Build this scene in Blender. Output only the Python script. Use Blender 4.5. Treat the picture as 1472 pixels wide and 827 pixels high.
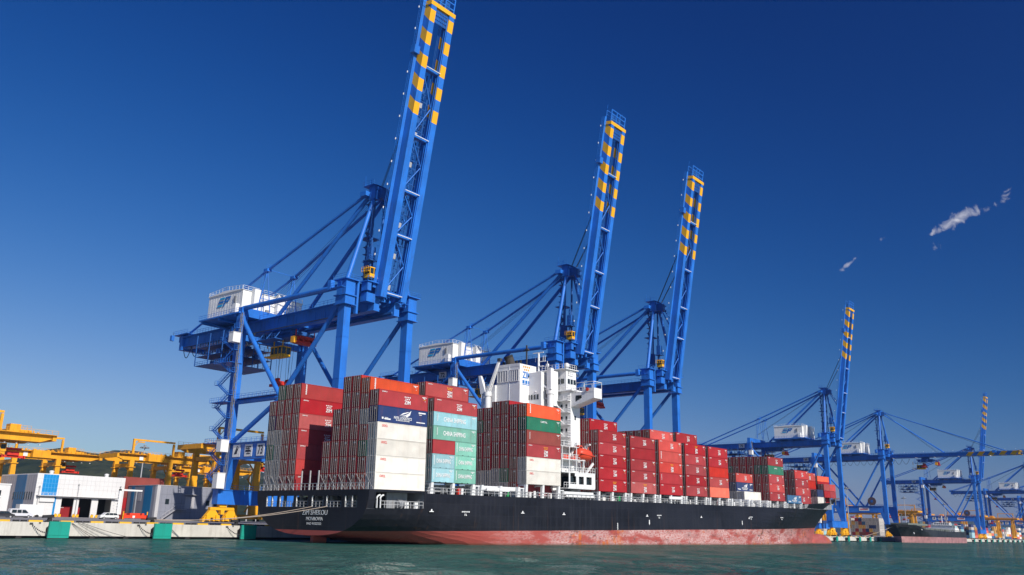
import bpy, math, random
import numpy as np
from mathutils import Vector, Matrix
random.seed(7)
for o in list(bpy.data.objects): bpy.data.objects.remove(o)
S = bpy.context.scene
COL = S.collection
R = math.radians

# ---------------------------------------------------------------- camera
CP = Vector((-101.80, -113.65, 3.478)); YAW, PIT, ROL, FPX = 0.690501, 0.273831, 0.0229537, 1227.495
F = Vector((math.cos(PIT)*math.cos(YAW), math.cos(PIT)*math.sin(YAW), math.sin(PIT)))
R0 = Vector((math.sin(YAW), -math.cos(YAW), 0)); U0 = R0.cross(F)
RR = math.cos(ROL)*R0 + math.sin(ROL)*U0; UU = -math.sin(ROL)*R0 + math.cos(ROL)*U0
cd = bpy.data.cameras.new('camera'); cam = bpy.data.objects.new('camera', cd); COL.objects.link(cam)
cam.matrix_world = Matrix(((RR.x, UU.x, -F.x, CP.x), (RR.y, UU.y, -F.y, CP.y), (RR.z, UU.z, -F.z, CP.z), (0, 0, 0, 1)))
cd.sensor_width = 36; cd.lens = 36*FPX/1472; cd.clip_end = 30000; cd.clip_start = 0.5
S.camera = cam

# ---------------------------------------------------------------- world and sun
SUN_EL = R(31); AZ = R(12)   # AZ measured from the seaward direction (-Y) towards the stern (-X)
sd = Vector((-math.sin(AZ)*math.cos(SUN_EL), -math.cos(AZ)*math.cos(SUN_EL), math.sin(SUN_EL)))
W = bpy.data.worlds.new('World'); S.world = W; W.use_nodes = True
nt = W.node_tree; nt.nodes.clear(); N = nt.nodes.new; L = nt.links.new
out = N('ShaderNodeOutputWorld'); bg = N('ShaderNodeBackground'); sky = N('ShaderNodeTexSky')
sky.sky_type = 'NISHITA'; sky.sun_disc = False; sky.sun_elevation = SUN_EL
sky.sun_rotation = math.atan2(sd.x, sd.y)
sky.altitude = 0; sky.air_density = 1.0; sky.dust_density = 0.3; sky.ozone_density = 3.0
# the sky as seen and lit through a polarising filter: light at right angles to the sun is cut, colours deepen
tc = N('ShaderNodeTexCoord')
def math_node(op, a=None, b=None):
    n = N('ShaderNodeMath'); n.operation = op
    for i, v in ((0, a), (1, b)):
        if v is None: continue
        if isinstance(v, (int, float)): n.inputs[i].default_value = v
        else: L(v, n.inputs[i])
    return n.outputs[0]
SKY_STRENGTH = 0.11
nrm = N('ShaderNodeVectorMath'); nrm.operation = 'NORMALIZE'; L(tc.outputs['Generated'], nrm.inputs[0])
dts = N('ShaderNodeVectorMath'); dts.operation = 'DOT_PRODUCT'; L(nrm.outputs[0], dts.inputs[0]); dts.inputs[1].default_value = sd
c2_ = math_node('MULTIPLY', dts.outputs['Value'], dts.outputs['Value'])
dop = math_node('DIVIDE', math_node('SUBTRACT', 1.0, c2_), math_node('ADD', 1.0, c2_))
pol = math_node('MULTIPLY', math_node('SUBTRACT', 1.0, math_node('MULTIPLY', dop, 0.5)), SKY_STRENGTH)
sep = N('ShaderNodeSeparateColor'); L(sky.outputs[0], sep.inputs[0]); mulc = N('ShaderNodeCombineColor')
for i, (k_, p_, c_) in enumerate(((5.6, 2.75, 1.78), (0.98, 1.42, 0.28), (1.28, 1.06, 0.42))):
    q_ = math_node('MULTIPLY', math_node('POWER', math_node('MULTIPLY', sep.outputs[i], pol), p_), k_)
    L(math_node('DIVIDE', math_node('DIVIDE', q_, math_node('ADD', math_node('MULTIPLY', q_, c_), 1.0)), SKY_STRENGTH), mulc.inputs[i])
# wisps of cloud, by direction on the sky
L(mulc.outputs[0], bg.inputs[0]); bg.inputs[1].default_value = SKY_STRENGTH
L(bg.outputs[0], out.inputs[0])
CLOUD_HOOK = (mulc, bg, tc)
sl = bpy.data.lights.new('sun', 'SUN'); sl.energy = 4.9; sl.angle = R(0.53); sl.color = (1.0, 0.94, 0.85)
so = bpy.data.objects.new('sun', sl); COL.objects.link(so); so.rotation_euler = sd.to_track_quat('Z', 'Y').to_euler(); so.location = (0, -100, 200)
S.view_settings.view_transform = 'Standard'; S.view_settings.look = 'None'; S.view_settings.gamma = 1
S.view_settings.exposure = 0.0
S.render.engine = 'CYCLES'
S.cycles.max_bounces = 5; S.cycles.diffuse_bounces = 2; S.cycles.glossy_bounces = 3; S.cycles.transparent_max_bounces = 6

# ---------------------------------------------------------------- helpers
class MB:
    """collects shapes; build() links them as ONE mesh object"""
    def __init__(s): s.v = []; s.f = []; s.m = []; s.sm = []
    def add(s, vs, fs, m=0, smooth=False):
        b = len(s.v); s.v += [tuple(v) for v in vs]
        for f in fs: s.f.append(tuple(b+i for i in f)); s.m.append(m); s.sm.append(smooth)
    def box(s, x0, x1, y0, y1, z0, z1, m=0):
        s.add([(x0, y0, z0), (x1, y0, z0), (x1, y1, z0), (x0, y1, z0), (x0, y0, z1), (x1, y0, z1), (x1, y1, z1), (x0, y1, z1)],
              [(0, 3, 2, 1), (4, 5, 6, 7), (0, 1, 5, 4), (1, 2, 6, 5), (2, 3, 7, 6), (3, 0, 4, 7)], m)
    def bx(s, c, d, m=0):
        s.box(c[0]-d[0]/2, c[0]+d[0]/2, c[1]-d[1]/2, c[1]+d[1]/2, c[2]-d[2]/2, c[2]+d[2]/2, m)
    def hexa(s, p, m=0):   # 8 points: bottom loop then top loop
        s.add(p, [(0, 3, 2, 1), (4, 5, 6, 7), (0, 1, 5, 4), (1, 2, 6, 5), (2, 3, 7, 6), (3, 0, 4, 7)], m)
    def bar(s, p, q, w, h=None, m=0, up=(0, 0, 1)):
        h = h or w; p = Vector(p); q = Vector(q); d = (q-p)
        if d.length < 1e-6: return
        d.normalize(); u = Vector(up)
        if abs(d.dot(u)) > 0.98: u = Vector((0, 1, 0))
        a = d.cross(u).normalized(); b = a.cross(d)
        a *= w/2; b *= h/2
        s.hexa([p-a-b, p+a-b, p+a+b, p-a+b, q-a-b, q+a-b, q+a+b, q-a+b], m)
    def tube(s, p, q, r, n=10, m=0, r2=None, smooth=True):
        p = Vector(p); q = Vector(q); d = (q-p).normalized(); r2 = r if r2 is None else r2
        u = Vector((0, 0, 1)) if abs(d.z) < 0.9 else Vector((0, 1, 0))
        a = d.cross(u).normalized(); b = a.cross(d); vs = []
        for c, rr in ((p, r), (q, r2)):
            for i in range(n):
                t = 2*math.pi*i/n; vs.append(c+a*math.cos(t)*rr+b*math.sin(t)*rr)
        s.add(vs, [(i, (i+1) % n, n+(i+1) % n, n+i) for i in range(n)], m, smooth)
        s.add(vs[:n], [tuple(range(n))[::-1]], m); s.add(vs[n:], [tuple(range(n))], m)
    def path(s, pts, r, n=6, m=0):
        for a, b in zip(pts[:-1], pts[1:]): s.tube(a, b, r, n, m)
    def prism(s, poly, axis, a0, a1, m=0):
        """poly: list of 2D points; extruded along axis 'x','y' or 'z'"""
        def P(p, a): return {'x': (a, p[0], p[1]), 'y': (p[0], a, p[1]), 'z': (p[0], p[1], a)}[axis]
        n = len(poly); vs = [P(p, a0) for p in poly]+[P(p, a1) for p in poly]
        s.add(vs, [tuple(range(n))[::-1], tuple(range(n, 2*n))]+[(i, (i+1) % n, n+(i+1) % n, n+i) for i in range(n)], m)
    def rail(s, pts, h=1.1, sp=1.8, t=0.06, m=0, mid=True):
        for a, b in zip(pts[:-1], pts[1:]):
            a = Vector(a); b = Vector(b); n = max(1, int((b-a).length/sp)); up = Vector((0, 0, h))
            s.bar(a+up, b+up, t, m=m)
            if mid: s.bar(a+up*0.5, b+up*0.5, t*0.8, m=m)
            for i in range(n+1):
                p = a+(b-a)*i/n; s.bar(p, p+up, t, m=m)
    def sphere(s, c, r, n=10, k=6, m=0, sc=(1, 1, 1)):
        vs = []; fs = []
        for j in range(k+1):
            ph = math.pi*j/k
            for i in range(n):
                th = 2*math.pi*i/n; vs.append((c[0]+r*sc[0]*math.sin(ph)*math.cos(th), c[1]+r*sc[1]*math.sin(ph)*math.sin(th), c[2]+r*sc[2]*math.cos(ph)))
        for j in range(k):
            for i in range(n): fs.append((j*n+i, (j+1)*n+i, (j+1)*n+(i+1) % n, j*n+(i+1) % n))
        s.add(vs, fs, m, True)
    def xf(s, M):
        s.v = [tuple(M @ Vector(v)) for v in s.v]; return s
    def mesh(s, name):
        me = bpy.data.meshes.new(name); me.from_pydata(s.v, [], s.f)
        me.polygons.foreach_set('material_index', s.m); me.polygons.foreach_set('use_smooth', s.sm)
        me.update(); return me
    def build(s, name, mats, parent=None, loc=None):
        me = s.mesh(name)
        import bmesh
        bm = bmesh.new(); bm.from_mesh(me); bmesh.ops.recalc_face_normals(bm, faces=bm.faces[:]) if len(bm.faces) < 60000 else None; bm.to_mesh(me); bm.free()
        if not isinstance(mats, (list, tuple)): mats = [mats]
        for m in mats: me.materials.append(m)
        o = bpy.data.objects.new(name, me); COL.objects.link(o)
        if parent is not None: o.parent = parent
        if loc: o.location = loc
        return o
def tag(o, label, cat, group=None, kind=None):
    if label: o['label'] = label
    if cat: o['category'] = cat
    if group: o['group'] = group
    if kind: o['kind'] = kind
    return o
def empty(name, loc=(0, 0, 0), rz=0):
    o = bpy.data.objects.new(name, None); COL.objects.link(o); o.location = loc; o.rotation_euler = (0, 0, rz); o.empty_display_size = 1; return o
def copy_tree(o, parent=None):
    c = o.copy(); COL.objects.link(c)
    if parent is not None: c.parent = parent
    for ch in list(o.children): copy_tree(ch, c)
    return c

# ---------------------------------------------------------------- materials (procedural)
MATS = {}
def paint(name, col, rough=0.5, var=0.10, dirt=0.25, dcol=(0.12, 0.07, 0.04), scale=0.25, metal=0.0, spec=0.4, rnd=0.0, streak=True, bump=0.0):
    """painted surface: slow tone variation, run-down dirt streaks, per-object variation"""
    m = bpy.data.materials.new(name); m.use_nodes = True; t = m.node_tree; n = t.nodes; l = t.links
    b = n['Principled BSDF']; b.inputs['Roughness'].default_value = rough; b.inputs['Metallic'].default_value = metal
    b.inputs['Specular IOR Level'].default_value = spec
    co = n.new('ShaderNodeTexCoord')
    n1 = n.new('ShaderNodeTexNoise'); n1.inputs['Scale'].default_value = scale; n1.inputs['Detail'].default_value = 5
    l.new(co.outputs['Object'], n1.inputs['Vector'])
    r1 = n.new('ShaderNodeMapRange'); r1.inputs[1].default_value = 0.3; r1.inputs[2].default_value = 0.7
    r1.inputs[3].default_value = 1-var; r1.inputs[4].default_value = 1+var; l.new(n1.outputs[0], r1.inputs[0])
    base = n.new('ShaderNodeHueSaturation'); base.inputs['Color'].default_value = (*col, 1)
    val = r1.outputs[0]
    if rnd:
        oi = n.new('ShaderNodeObjectInfo'); r2 = n.new('ShaderNodeMapRange'); r2.inputs[3].default_value = 1-rnd; r2.inputs[4].default_value = 1+rnd
        l.new(oi.outputs['Random'], r2.inputs[0]); mm = n.new('ShaderNodeMath'); mm.operation = 'MULTIPLY'; l.new(val, mm.inputs[0]); l.new(r2.outputs[0], mm.inputs[1]); val = mm.outputs[0]
        h = n.new('ShaderNodeMapRange'); h.inputs[3].default_value = 1-rnd*0.5; h.inputs[4].default_value = 1+rnd*0.3
        sn = n.new('ShaderNodeMath'); sn.operation = 'FRACT'; s2 = n.new('ShaderNodeMath'); s2.operation = 'MULTIPLY'; s2.inputs[1].default_value = 17.3
        l.new(oi.outputs['Random'], s2.inputs[0]); l.new(s2.outputs[0], sn.inputs[0]); l.new(sn.outputs[0], h.inputs[0]); l.new(h.outputs[0], base.inputs['Saturation'])
    l.new(val, base.inputs['Value'])
    mp = n.new('ShaderNodeMapping'); mp.inputs['Scale'].default_value = (1.6, 1.6, 0.14 if streak else 1.6)
    l.new(co.outputs['Object'], mp.inputs[0])
    n2 = n.new('ShaderNodeTexNoise'); n2.inputs['Scale'].default_value = 1.1; n2.inputs['Detail'].default_value = 7; n2.inputs['Roughness'].default_value = 0.65
    l.new(mp.outputs[0], n2.inputs['Vector'])
    cr = n.new('ShaderNodeMapRange'); cr.inputs[1].default_value = 0.52; cr.inputs[2].default_value = 0.80; cr.inputs[3].default_value = 0; cr.inputs[4].default_value = dirt
    l.new(n2.outputs[0], cr.inputs[0])
    mx = n.new('ShaderNodeMixRGB'); mx.inputs[2].default_value = (*dcol, 1); l.new(cr.outputs[0], mx.inputs[0]); l.new(base.outputs[0], mx.inputs[1])
    l.new(mx.outputs[0], b.inputs['Base Color'])
    rr = n.new('ShaderNodeMapRange'); rr.inputs[3].default_value = rough-0.08; rr.inputs[4].default_value = rough+0.15; l.new(n2.outputs[0], rr.inputs[0]); l.new(rr.outputs[0], b.inputs['Roughness'])
    if bump:
        bp = n.new('ShaderNodeBump'); bp.inputs['Strength'].default_value = bump; bp.inputs['Distance'].default_value = 0.05
        l.new(n2.outputs[0], bp.inputs['Height']); l.new(bp.outputs[0], b.inputs['Normal'])
    MATS[name] = m; return m
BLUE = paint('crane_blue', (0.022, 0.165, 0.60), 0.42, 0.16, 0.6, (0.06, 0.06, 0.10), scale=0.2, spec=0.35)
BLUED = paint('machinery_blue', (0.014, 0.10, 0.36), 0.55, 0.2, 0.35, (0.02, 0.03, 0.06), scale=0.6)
YEL = paint('hazard_yellow', (0.86, 0.42, 0.01), 0.5, 0.06, 0.12, (0.3, 0.14, 0.02))
YARDY = paint('yard_crane_yellow', (0.80, 0.36, 0.012), 0.5, 0.14, 0.55, (0.25, 0.10, 0.02), scale=0.3)
WHT = paint('white_paint', (0.78, 0.78, 0.77), 0.5, 0.05, 0.3, (0.45, 0.38, 0.30))
WHT2 = paint('ship_white', (0.78, 0.78, 0.78), 0.45, 0.05, 0.22, (0.42, 0.30, 0.20), scale=0.5)
RAILG = paint('rail_grey', (0.42, 0.42, 0.43), 0.5, 0.1, 0.3, (0.25, 0.15, 0.09))
GREY = paint('grey_steel', (0.24, 0.25, 0.27), 0.6, 0.15, 0.5, (0.18, 0.10, 0.06), scale=0.5)
DGREY = paint('dark_grey', (0.05, 0.052, 0.058), 0.6, 0.2, 0.3)
ROPE = paint('rope_tan', (0.50, 0.40, 0.32), 0.9, 0.1, 0.2)
ROPED = paint('cable_dark', (0.045, 0.06, 0.09), 0.7, 0.1, 0.1)
BLK = paint('black_rubber', (0.018, 0.018, 0.02), 0.75, 0.2, 0.2)
GLS = paint('dark_glass', (0.02, 0.03, 0.035), 0.12, 0.1, 0.1, (0.1, 0.1, 0.1), spec=0.6)
ORG = paint('lifeboat_orange', (0.72, 0.07, 0.03), 0.4, 0.06, 0.1)
REDP = paint('spreader_red', (0.62, 0.03, 0.015), 0.5, 0.12, 0.3, (0.1, 0.02, 0.01), scale=1)
TXW = paint('lettering_white', (0.80, 0.80, 0.80), 0.6, 0.03, 0.25, (0.4, 0.2, 0.12))
TXR = paint('lettering_red', (0.75, 0.03, 0.03), 0.6, 0.03, 0.1)
TXY = paint('lettering_yellow', (0.80, 0.33, 0.02), 0.6, 0.03, 0.1)
TXB = paint('lettering_blue', (0.01, 0.16, 0.50), 0.6, 0.03, 0.05)
TXC = paint('lettering_cyan', (0.01, 0.38, 0.70), 0.6, 0.03, 0.05)
TXK = paint('lettering_black', (0.02, 0.025, 0.05), 0.6, 0.03, 0.1)

# ---------------------------------------------------------------- lettering
_TX = {}
def text_obj(txt, w, h, mat, parent=None, name='lettering', M=None, depth=0.02, bold=0.0):
    """text as real thin mesh, fitted to w x h metres, centred; M places it (x right, y up, z out)"""
    key = (txt, round(w, 3), round(h, 3), bold)
    if key not in _TX:
        cu = bpy.data.curves.new('t', 'FONT'); cu.body = txt; cu.size = 1; cu.extrude = 0.02; cu.resolution_u = 3; cu.offset = bold
        cu.align_x = 'CENTER'; cu.space_line = 0.95
        o = bpy.data.objects.new('t', cu); COL.objects.link(o)
        bpy.context.view_layer.update()
        me = bpy.data.meshes.new_from_object(o.evaluated_get(bpy.context.evaluated_depsgraph_get()))
        bpy.data.objects.remove(o)
        co = np.empty(len(me.vertices)*3); me.vertices.foreach_get('co', co); co = co.reshape(-1, 3)
        mn, mx = co.min(0), co.max(0); c = (mn+mx)/2; co = (co-c)*np.array([w/(mx[0]-mn[0]), h/(mx[1]-mn[1]), depth/max(1e-6, mx[2]-mn[2])])
        me.vertices.foreach_set('co', co.ravel()); me.materials.clear(); me.materials.append(None); me.name = 'lettering'
        _TX[key] = me
    o = bpy.data.objects.new(name, _TX[key]); COL.objects.link(o)
    o.material_slots[0].link = 'OBJECT'; o.material_slots[0].material = mat
    if parent is not None: o.parent = parent
    if M is not None: o.matrix_local = M
    return o
def face_S(x, y, z): return Matrix.Translation((x, y, z)) @ Matrix.Rotation(R(90), 4, 'X')                                  # on a face looking to -Y
def face_W(x, y, z): return Matrix.Translation((x, y, z)) @ Matrix.Rotation(R(-90), 4, 'Z') @ Matrix.Rotation(R(90), 4, 'X')  # on a face looking to -X
# ================================================================ SHIP-TO-SHORE CRANES
XN, XF, XC = 0.0, 20.65, 10.3      # aft frame, bow-side frame, middle (local x); local y = landward from the waterside legs; z written in world metres
G = 43.8                           # landside leg centre
QZ = 2.63
GX = (7.0, 13.7)                   # girder centre lines
def cz(mb):                        # heights were written above the water: shift to the crane's base
    mb.v = [(v[0], v[1], v[2]-QZ) for v in mb.v]; return mb
def make_crane(number, raised=True, kbrace=True, label=''):
    G = 43.8 if kbrace else 47.5
    root = empty('quay_crane'); tag(root, label, 'crane', 'ship-to-shore cranes along the quay')
    P = lambda mb, name, mats, par=root: cz(mb).build(name, mats, par)
    # --- bogies, sills
    for x in (XN, XF):
        for y in (1.1, G):
            m = MB()
            for k in (-1, 1):
                cx = x+k*2.7
                m.hexa([(cx-2.2, y-.55, 4.2), (cx+2.2, y-.55, 4.2), (cx+2.2, y+.55, 4.2), (cx-2.2, y+.55, 4.2), (cx-.8, y-.5, 6.0), (cx+.8, y-.5, 6.0), (cx+.8, y+.5, 6.0), (cx-.8, y+.5, 6.0)])
                for j in (-1, 1):
                    m.box(cx+j*1.35-.95, cx+j*1.35+.95, y-.5, y+.5, 3.35, 4.15); m.box(cx+j*1.35-.5, cx+j*1.35+.5, y-1.0, y-.55, 3.5, 4.8)
                    for w in (-.5, .5): m.tube((cx+j*1.35+w, y-.35, 3.05), (cx+j*1.35+w, y+.35, 3.05), .38, 10, 1)
            m.box(x-3.5, x+3.5, y-.55, y+.55, 6.05, 6.75); m.box(x-1.0, x+1.0, y-.7, y+.7, 6.75, 7.5); m.box(x-.5, x+.5, y-.75, y+.75, 5.0, 6.05); m.box(x+3.6, x+4.6, y-.5, y+.5, 3.2, 4.2, 1); m.box(x-5.4, x-4.9, y-.6, y+.6, 3.0, 3.9)
            P(m, 'bogie', [YEL, BLK])
    for y in (1.1, G):
        m = MB(); m.box(XN-2.2, XF+2.2, y-1.25, y+1.25, 7.5, 11.0); m.box(XN-2.5, XF+2.5, y-1.5, y+1.5, 11.0, 11.2)
        m.rail([(XN-2.4, y-1.4, 11.2), (XF+2.4, y-1.4, 11.2)], sp=2.4)
        P(m, 'sill_beam', BLUE)
    # --- legs
    for x in (XN, XF):
        for y, sg in ((1.1, 1), (G, -1)):
            m = MB(); w = .98
            # lower part widens up to the portal beam on the inner side
            a, b = (y-1.1, y+1.3) if sg > 0 else (y-1.3, y+1.1)
            m.hexa([(x-w, a, 11.2), (x+w, a, 11.2), (x+w, b, 11.2), (x-w, b, 11.2), (x-w, a if sg > 0 else a-2.6, 18.6), (x+w, a if sg > 0 else a-2.6, 18.6), (x+w, b+2.6 if sg > 0 else b, 18.6), (x-w, b+2.6 if sg > 0 else b, 18.6)])
            m.box(x-w, x+w, y-1.15, y+1.15, 18.6, 54.0 if sg > 0 else 57.0)
            for zz in (26, 36, 46): m.box(x-w-.05, x+w+.05, y-1.2, y+1.2, zz, zz+.12)
            P(m, 'leg', BLUE)
    # --- portal beams, tie beams, braces
    for x in (XN, XF):
        m = MB(); m.box(x-.8, x+.8, 2.3, G-1.2, 18.6, 22.7); m.box(x-1.3, x+1.2, 2.3, G-1.2, 22.7, 22.8)
        m.rail([(x-1.25, 2.5, 22.8), (x-1.25, G-1.4, 22.8)], sp=2.0); m.rail([(x+1.15, 2.5, 22.8), (x+1.15, G-1.4, 22.8)], sp=2.0)
        P(m, 'portal_beam', BLUE)
        if kbrace:
            runs = [((x, 23.5, 33.5), (x, G-1.1, 33.5), .62), ((x, 23.5, 33.8), (x, G-.9, 55.5), .6), ((x, 23.0, 33.8), (x, 2.0, 55.5), .6), ((x, 23.5, 33.0), (x, G-1.2, 22.9), .6), ((x, 23.0, 33.0), (x, 2.4, 22.9), .6)]
        else:
            runs = [((x, 21.5, 22.8), (x, G-.9, 53.5), .6), ((x, 20.5, 22.8), (x, 2.0, 54.0), .6)]
        for p, q, r in runs: m = MB(); m.tube(p, q, r, 14); P(m, 'brace', BLUE)
        if kbrace: m = MB(); m.tube((x, 3.2, 58.9), (x, G-.2, 59.2), .68, 14); P(m, 'tie_tube', BLUE)
        if kbrace and x == XN:
            m = MB(); m.box(x-.9, x+.9, 24, G-1.5, 34.2, 34.3); m.rail([(x-.9, 24, 34.3), (x-.9, G-1.5, 34.3)], sp=1.6); m.rail([(x+.9, 24, 34.3), (x+.9, G-1.5, 34.3)], sp=1.6); P(m, 'walkway', BLUE)
    for x in (XN, XF):     # leg heads on the waterside, with flanges and platforms
        m = MB(); m.box(x-1.5, x+1.5, -.7, 2.9, 54.0, 56.0); m.box(x-1.9, x+1.9, -1.1, 3.3, 56.0, 56.25); m.box(x-1.4, x+1.4, -.6, 2.8, 56.25, 59.9); m.box(x-2.1, x+2.1, -1.3, 3.5, 59.9, 60.15); m.box(x-1.8, x+1.8, -1.0, 3.2, 53.8, 54.0)
        m.rail([(x-2.1, -1.3, 60.15), (x+2.1, -1.3, 60.15), (x+2.1, 3.5, 60.15)], sp=1.4); m.rail([(x-2.1, -1.3, 60.15), (x-2.1, 3.5, 60.15)], sp=1.4)
        m.box(x-3.2, x-1.9, -1.1, 3.3, 57.6, 57.7); m.rail([(x-3.2, -1.1, 57.7), (x-3.2, 3.3, 57.7)], sp=1.2)
        m.bx((x-2.6, 3.6, 58.6), (1.2, 1.2, 2.4))
        P(m, 'leg_head', BLUE)
    m = MB(); m.box(XN+1.6, XF-1.6, .2, 1.9, 57.0, 59.6); m.box(XN+1.6, XF-1.6, -.6, 2.8, 59.6, 59.7); m.rail([(XN+2, -.6, 59.7), (XF-2, -.6, 59.7)], sp=1.5); m.box(GX[0]-1.2, GX[0]+1.2, -.4, 2.4, 56, 60.4); m.box(GX[1]-1.2, GX[1]+1.2, -.4, 2.4, 56, 60.4); P(m, 'cross_beam', BLUE)
    m = MB(); m.box(XN-.9, XF+.9, G-.9, G+.9, 57.0, 59.4); m.box(XN+1.1, XF-1.1, G-.7, G+.7, 50.4, 52.0); P(m, 'cross_beam', BLUE)
    m = MB(); m.box(XN+1.0, XF-1.0, G-.6, G+.6, 19.0, 22.0); P(m, 'cross_beam', BLUE)
    # --- main girders
    for i, x in enumerate(GX):
        m = MB(); m.box(x-.85, x+.85, -2.3, 83.0, 53.6, 56.9); m.box(x-1.0, x+1.0, -2.3, 83.0, 53.45, 53.6)
        for yy in range(0, 82, 4): m.box(x-.92, x+.92, yy, yy+.08, 53.6, 56.9)
        P(m, 'girder', BLUE)
        m = MB(); sx = -1 if i == 0 else 1; e = x+sx*2.4
        m.box(min(x+sx*.9, e), max(x+sx*.9, e), -1.5, 83, 56.75, 56.85); m.rail([(e, -1.5, 56.85), (e, 83, 56.85)], sp=1.5); P(m, 'walkway', BLUE)
    m = MB()
    for y in (8, 20, 32, 52, 66, 80): m.box(GX[0]+.85, GX[1]-.85, y-.5, y+.5, 54.6, 56.6)
    for y in range(2, 82, 6): m.bar((GX[0]+.9, y, 56.6), (GX[1]-.9, y+6, 56.6), .25)
    m.box(GX[0]+1.0, GX[0]+1.5, -2, 82, 53.9, 54.4, 1); m.box(GX[1]-1.5, GX[1]-1.0, -2, 82, 53.9, 54.4, 1)
    P(m, 'girder_bracing', [BLUE, BLUED])
    m = MB(); m.box(GX[0]-1.6, GX[1]+1.6, 83.0, 84.6, 53.0, 57.4); m.box(GX[0]-3.2, GX[1]+3.2, 82.5, 86, 57.4, 57.5); m.rail([(GX[0]-3.2, 86, 57.5), (GX[1]+3.2, 86, 57.5)], sp=1.4); m.rail([(GX[0]-3.2, 78, 57.5), (GX[0]-3.2, 86, 57.5)], sp=1.4); m.box(GX[0]-3.2, GX[0]-.9, 78, 83, 57.4, 57.5)
    for x in (XN+3, XN+6, XN+9, 12, 15): m.bx((x, 84.9, 56.4), (.9, 1.0, 1.6))
    P(m, 'end_platform', BLUE)
    # --- machinery house over the backreach
    hx0, hx1, hy0, hy1, hz0, hz1 = XN+.3, XF-.3, (G+1.8 if kbrace else 14.5), (G+18.2 if kbrace else 31.5), 58.3, 65.0
    h = MB(); nn = 0
    def wall(a, b, z0, z1):    # ribbed cladding
        a = Vector(a); b = Vector(b); d = (b-a); n = int(d.length/1.25); o = Vector((d.y, -d.x, 0)).normalized()*0.05
        h.hexa([a, b, b-o*2, a-o*2]+[Vector((q.x, q.y, z1)) for q in (a, b, b-o*2, a-o*2)])
        for i in range(1, n): p = a+d*i/n; h.bx((p.x+o.x*.3, p.y+o.y*.3, (z0+z1)/2), (.035, .035, z1-z0-.1))
    wall((hx0, hy1, hz0), (hx0, hy0, hz0), hz0, hz1); wall((hx0, hy0, hz0), (hx1, hy0, hz0), hz0, hz1); wall((hx1, hy0, hz0), (hx1, hy1, hz0), hz0, hz1); wall((hx1, hy1, hz0), (hx0, hy1, hz0), hz0, hz1)
    ym = (hy0+hy1)/2
    h.prism([(hy0-.25, hz1), (hy1+.25, hz1), (hy1+.25, hz1+.12), (ym, hz1+.8), (hy0-.25, hz1+.12)], 'x', hx0-.25, hx1+.25)
    h.box(hx0, hx1, hy0, hy1, hz0-.15, hz0)
    house = P(h, 'machinery_house', WHT)
    m = MB(); q = [(hx0-.1, hy0, hz1+.15), (hx0-.1, ym, hz1+.8), (hx0-.1, hy1, hz1+.15)]; m.rail(q, sp=1.6, m=0); m.rail([(hx0, hy0-.1, hz1+.15), (hx1, hy0-.1, hz1+.15)], sp=1.6); m.rail([(hx0, hy1, hz1+.15), (hx1, hy1, hz1+.15)], sp=1.6); m.rail([(hx1, hy0, hz1+.15), (hx1, ym, hz1+.8), (hx1, hy1, hz1+.15)], sp=1.6)
    cz(m).build('roof_railing', WHT, house)
    m = MB()
    for x in (3.2, 11.0): m.box(x, x+2.3, hy0-1.5, hy0-.12, hz0+.1, hz1+.6)
    m.box(8.0, 9.4, hy0-.5, hy0-.1, hz0+.2, hz0+2.4, 1); m.box(15, 17.4, hy0-.9, hy0-.1, hz0+2.5, hz0+4.5); m.box(hx0-1.3, hx0-.1, hy0+.6, hy0+2.2, hz0+.1, hz0+2.6); m.box(hx0-.3, hx0-.1, hy0+2.6, hy0+3.4, hz0+3.4, hz0+5.2, 1)
    cz(m).build('housing', [WHT, GREY], house)
    # emblem: three slanted bars and a P
    e = MB(); yo = ym+1.0; z0 = hz0+3.1
    def para(u0, u1, w0, w1, mi, sk=.45):
        f = lambda u, w: (hx0-.14, yo-(u+sk*w), z0+w)
        g_ = lambda u, w: (hx0-.08, yo-(u+sk*w), z0+w)
        e.add([f(u0, w0), f(u1, w0), f(u1, w1), f(u0, w1), g_(u0, w0), g_(u1, w0), g_(u1, w1), g_(u0, w1)], [(0, 1, 2, 3), (4, 7, 6, 5), (0, 4, 5, 1), (1, 5, 6, 2), (2, 6, 7, 3), (3, 7, 4, 0)], mi)
    para(-2.6, -.2, 0, .55, 1); para(-2.6, -.1, 1.0, 1.55, 0); para(-2.5, -.1, 2.0, 2.55, 1)
    para(.3, .95, -.1, 2.0, 0); para(.3, 2.7, 2.0, 2.55, 0); para(2.1, 2.75, 1.5, 2.1, 0); para(.9, 2.5, .95, 1.5, 0)
    cz(e).build('emblem', [TXB, TXC], house)
    m = MB(); m.box(hx0-1.8, hx1+1.4, hy0-2.2, hy1+1.2, 57.7, 58.1); m.rail([(hx0-1.8, hy0-2.2, 58.1), (hx0-1.8, hy1+1.2, 58.1)], sp=1.5); m.rail([(hx0-1.8, hy0-2.2, 58.1), (hx1+1.4, hy0-2.2, 58.1)], sp=1.5)
    for y in (hy0, hy0+8, hy1): m.box(hx0-1.5, hx1+1, y-.3, y+.3, 56.95, 57.7)
    for x in (1.5, 4.0, 17.5): m.bar((x, hy1, 57.7), (GX[0], hy1-6, 54.5), .3)
    P(m, 'house_platform', BLUE)
    # --- A-frame: apex head, two front legs, ladder tower, stays
    AX = (8.3, 12.3); AY, AZ_ = 2.6, 87.2
    m = MB()
    for x, ax in ((XN, AX[0]), (XF, AX[1])): m.tube((x, 1.0, 60.1), (ax, AY, AZ_-2), .62, 14, r2=.5)
    P(m, 'apex_frame', BLUE)
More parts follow.
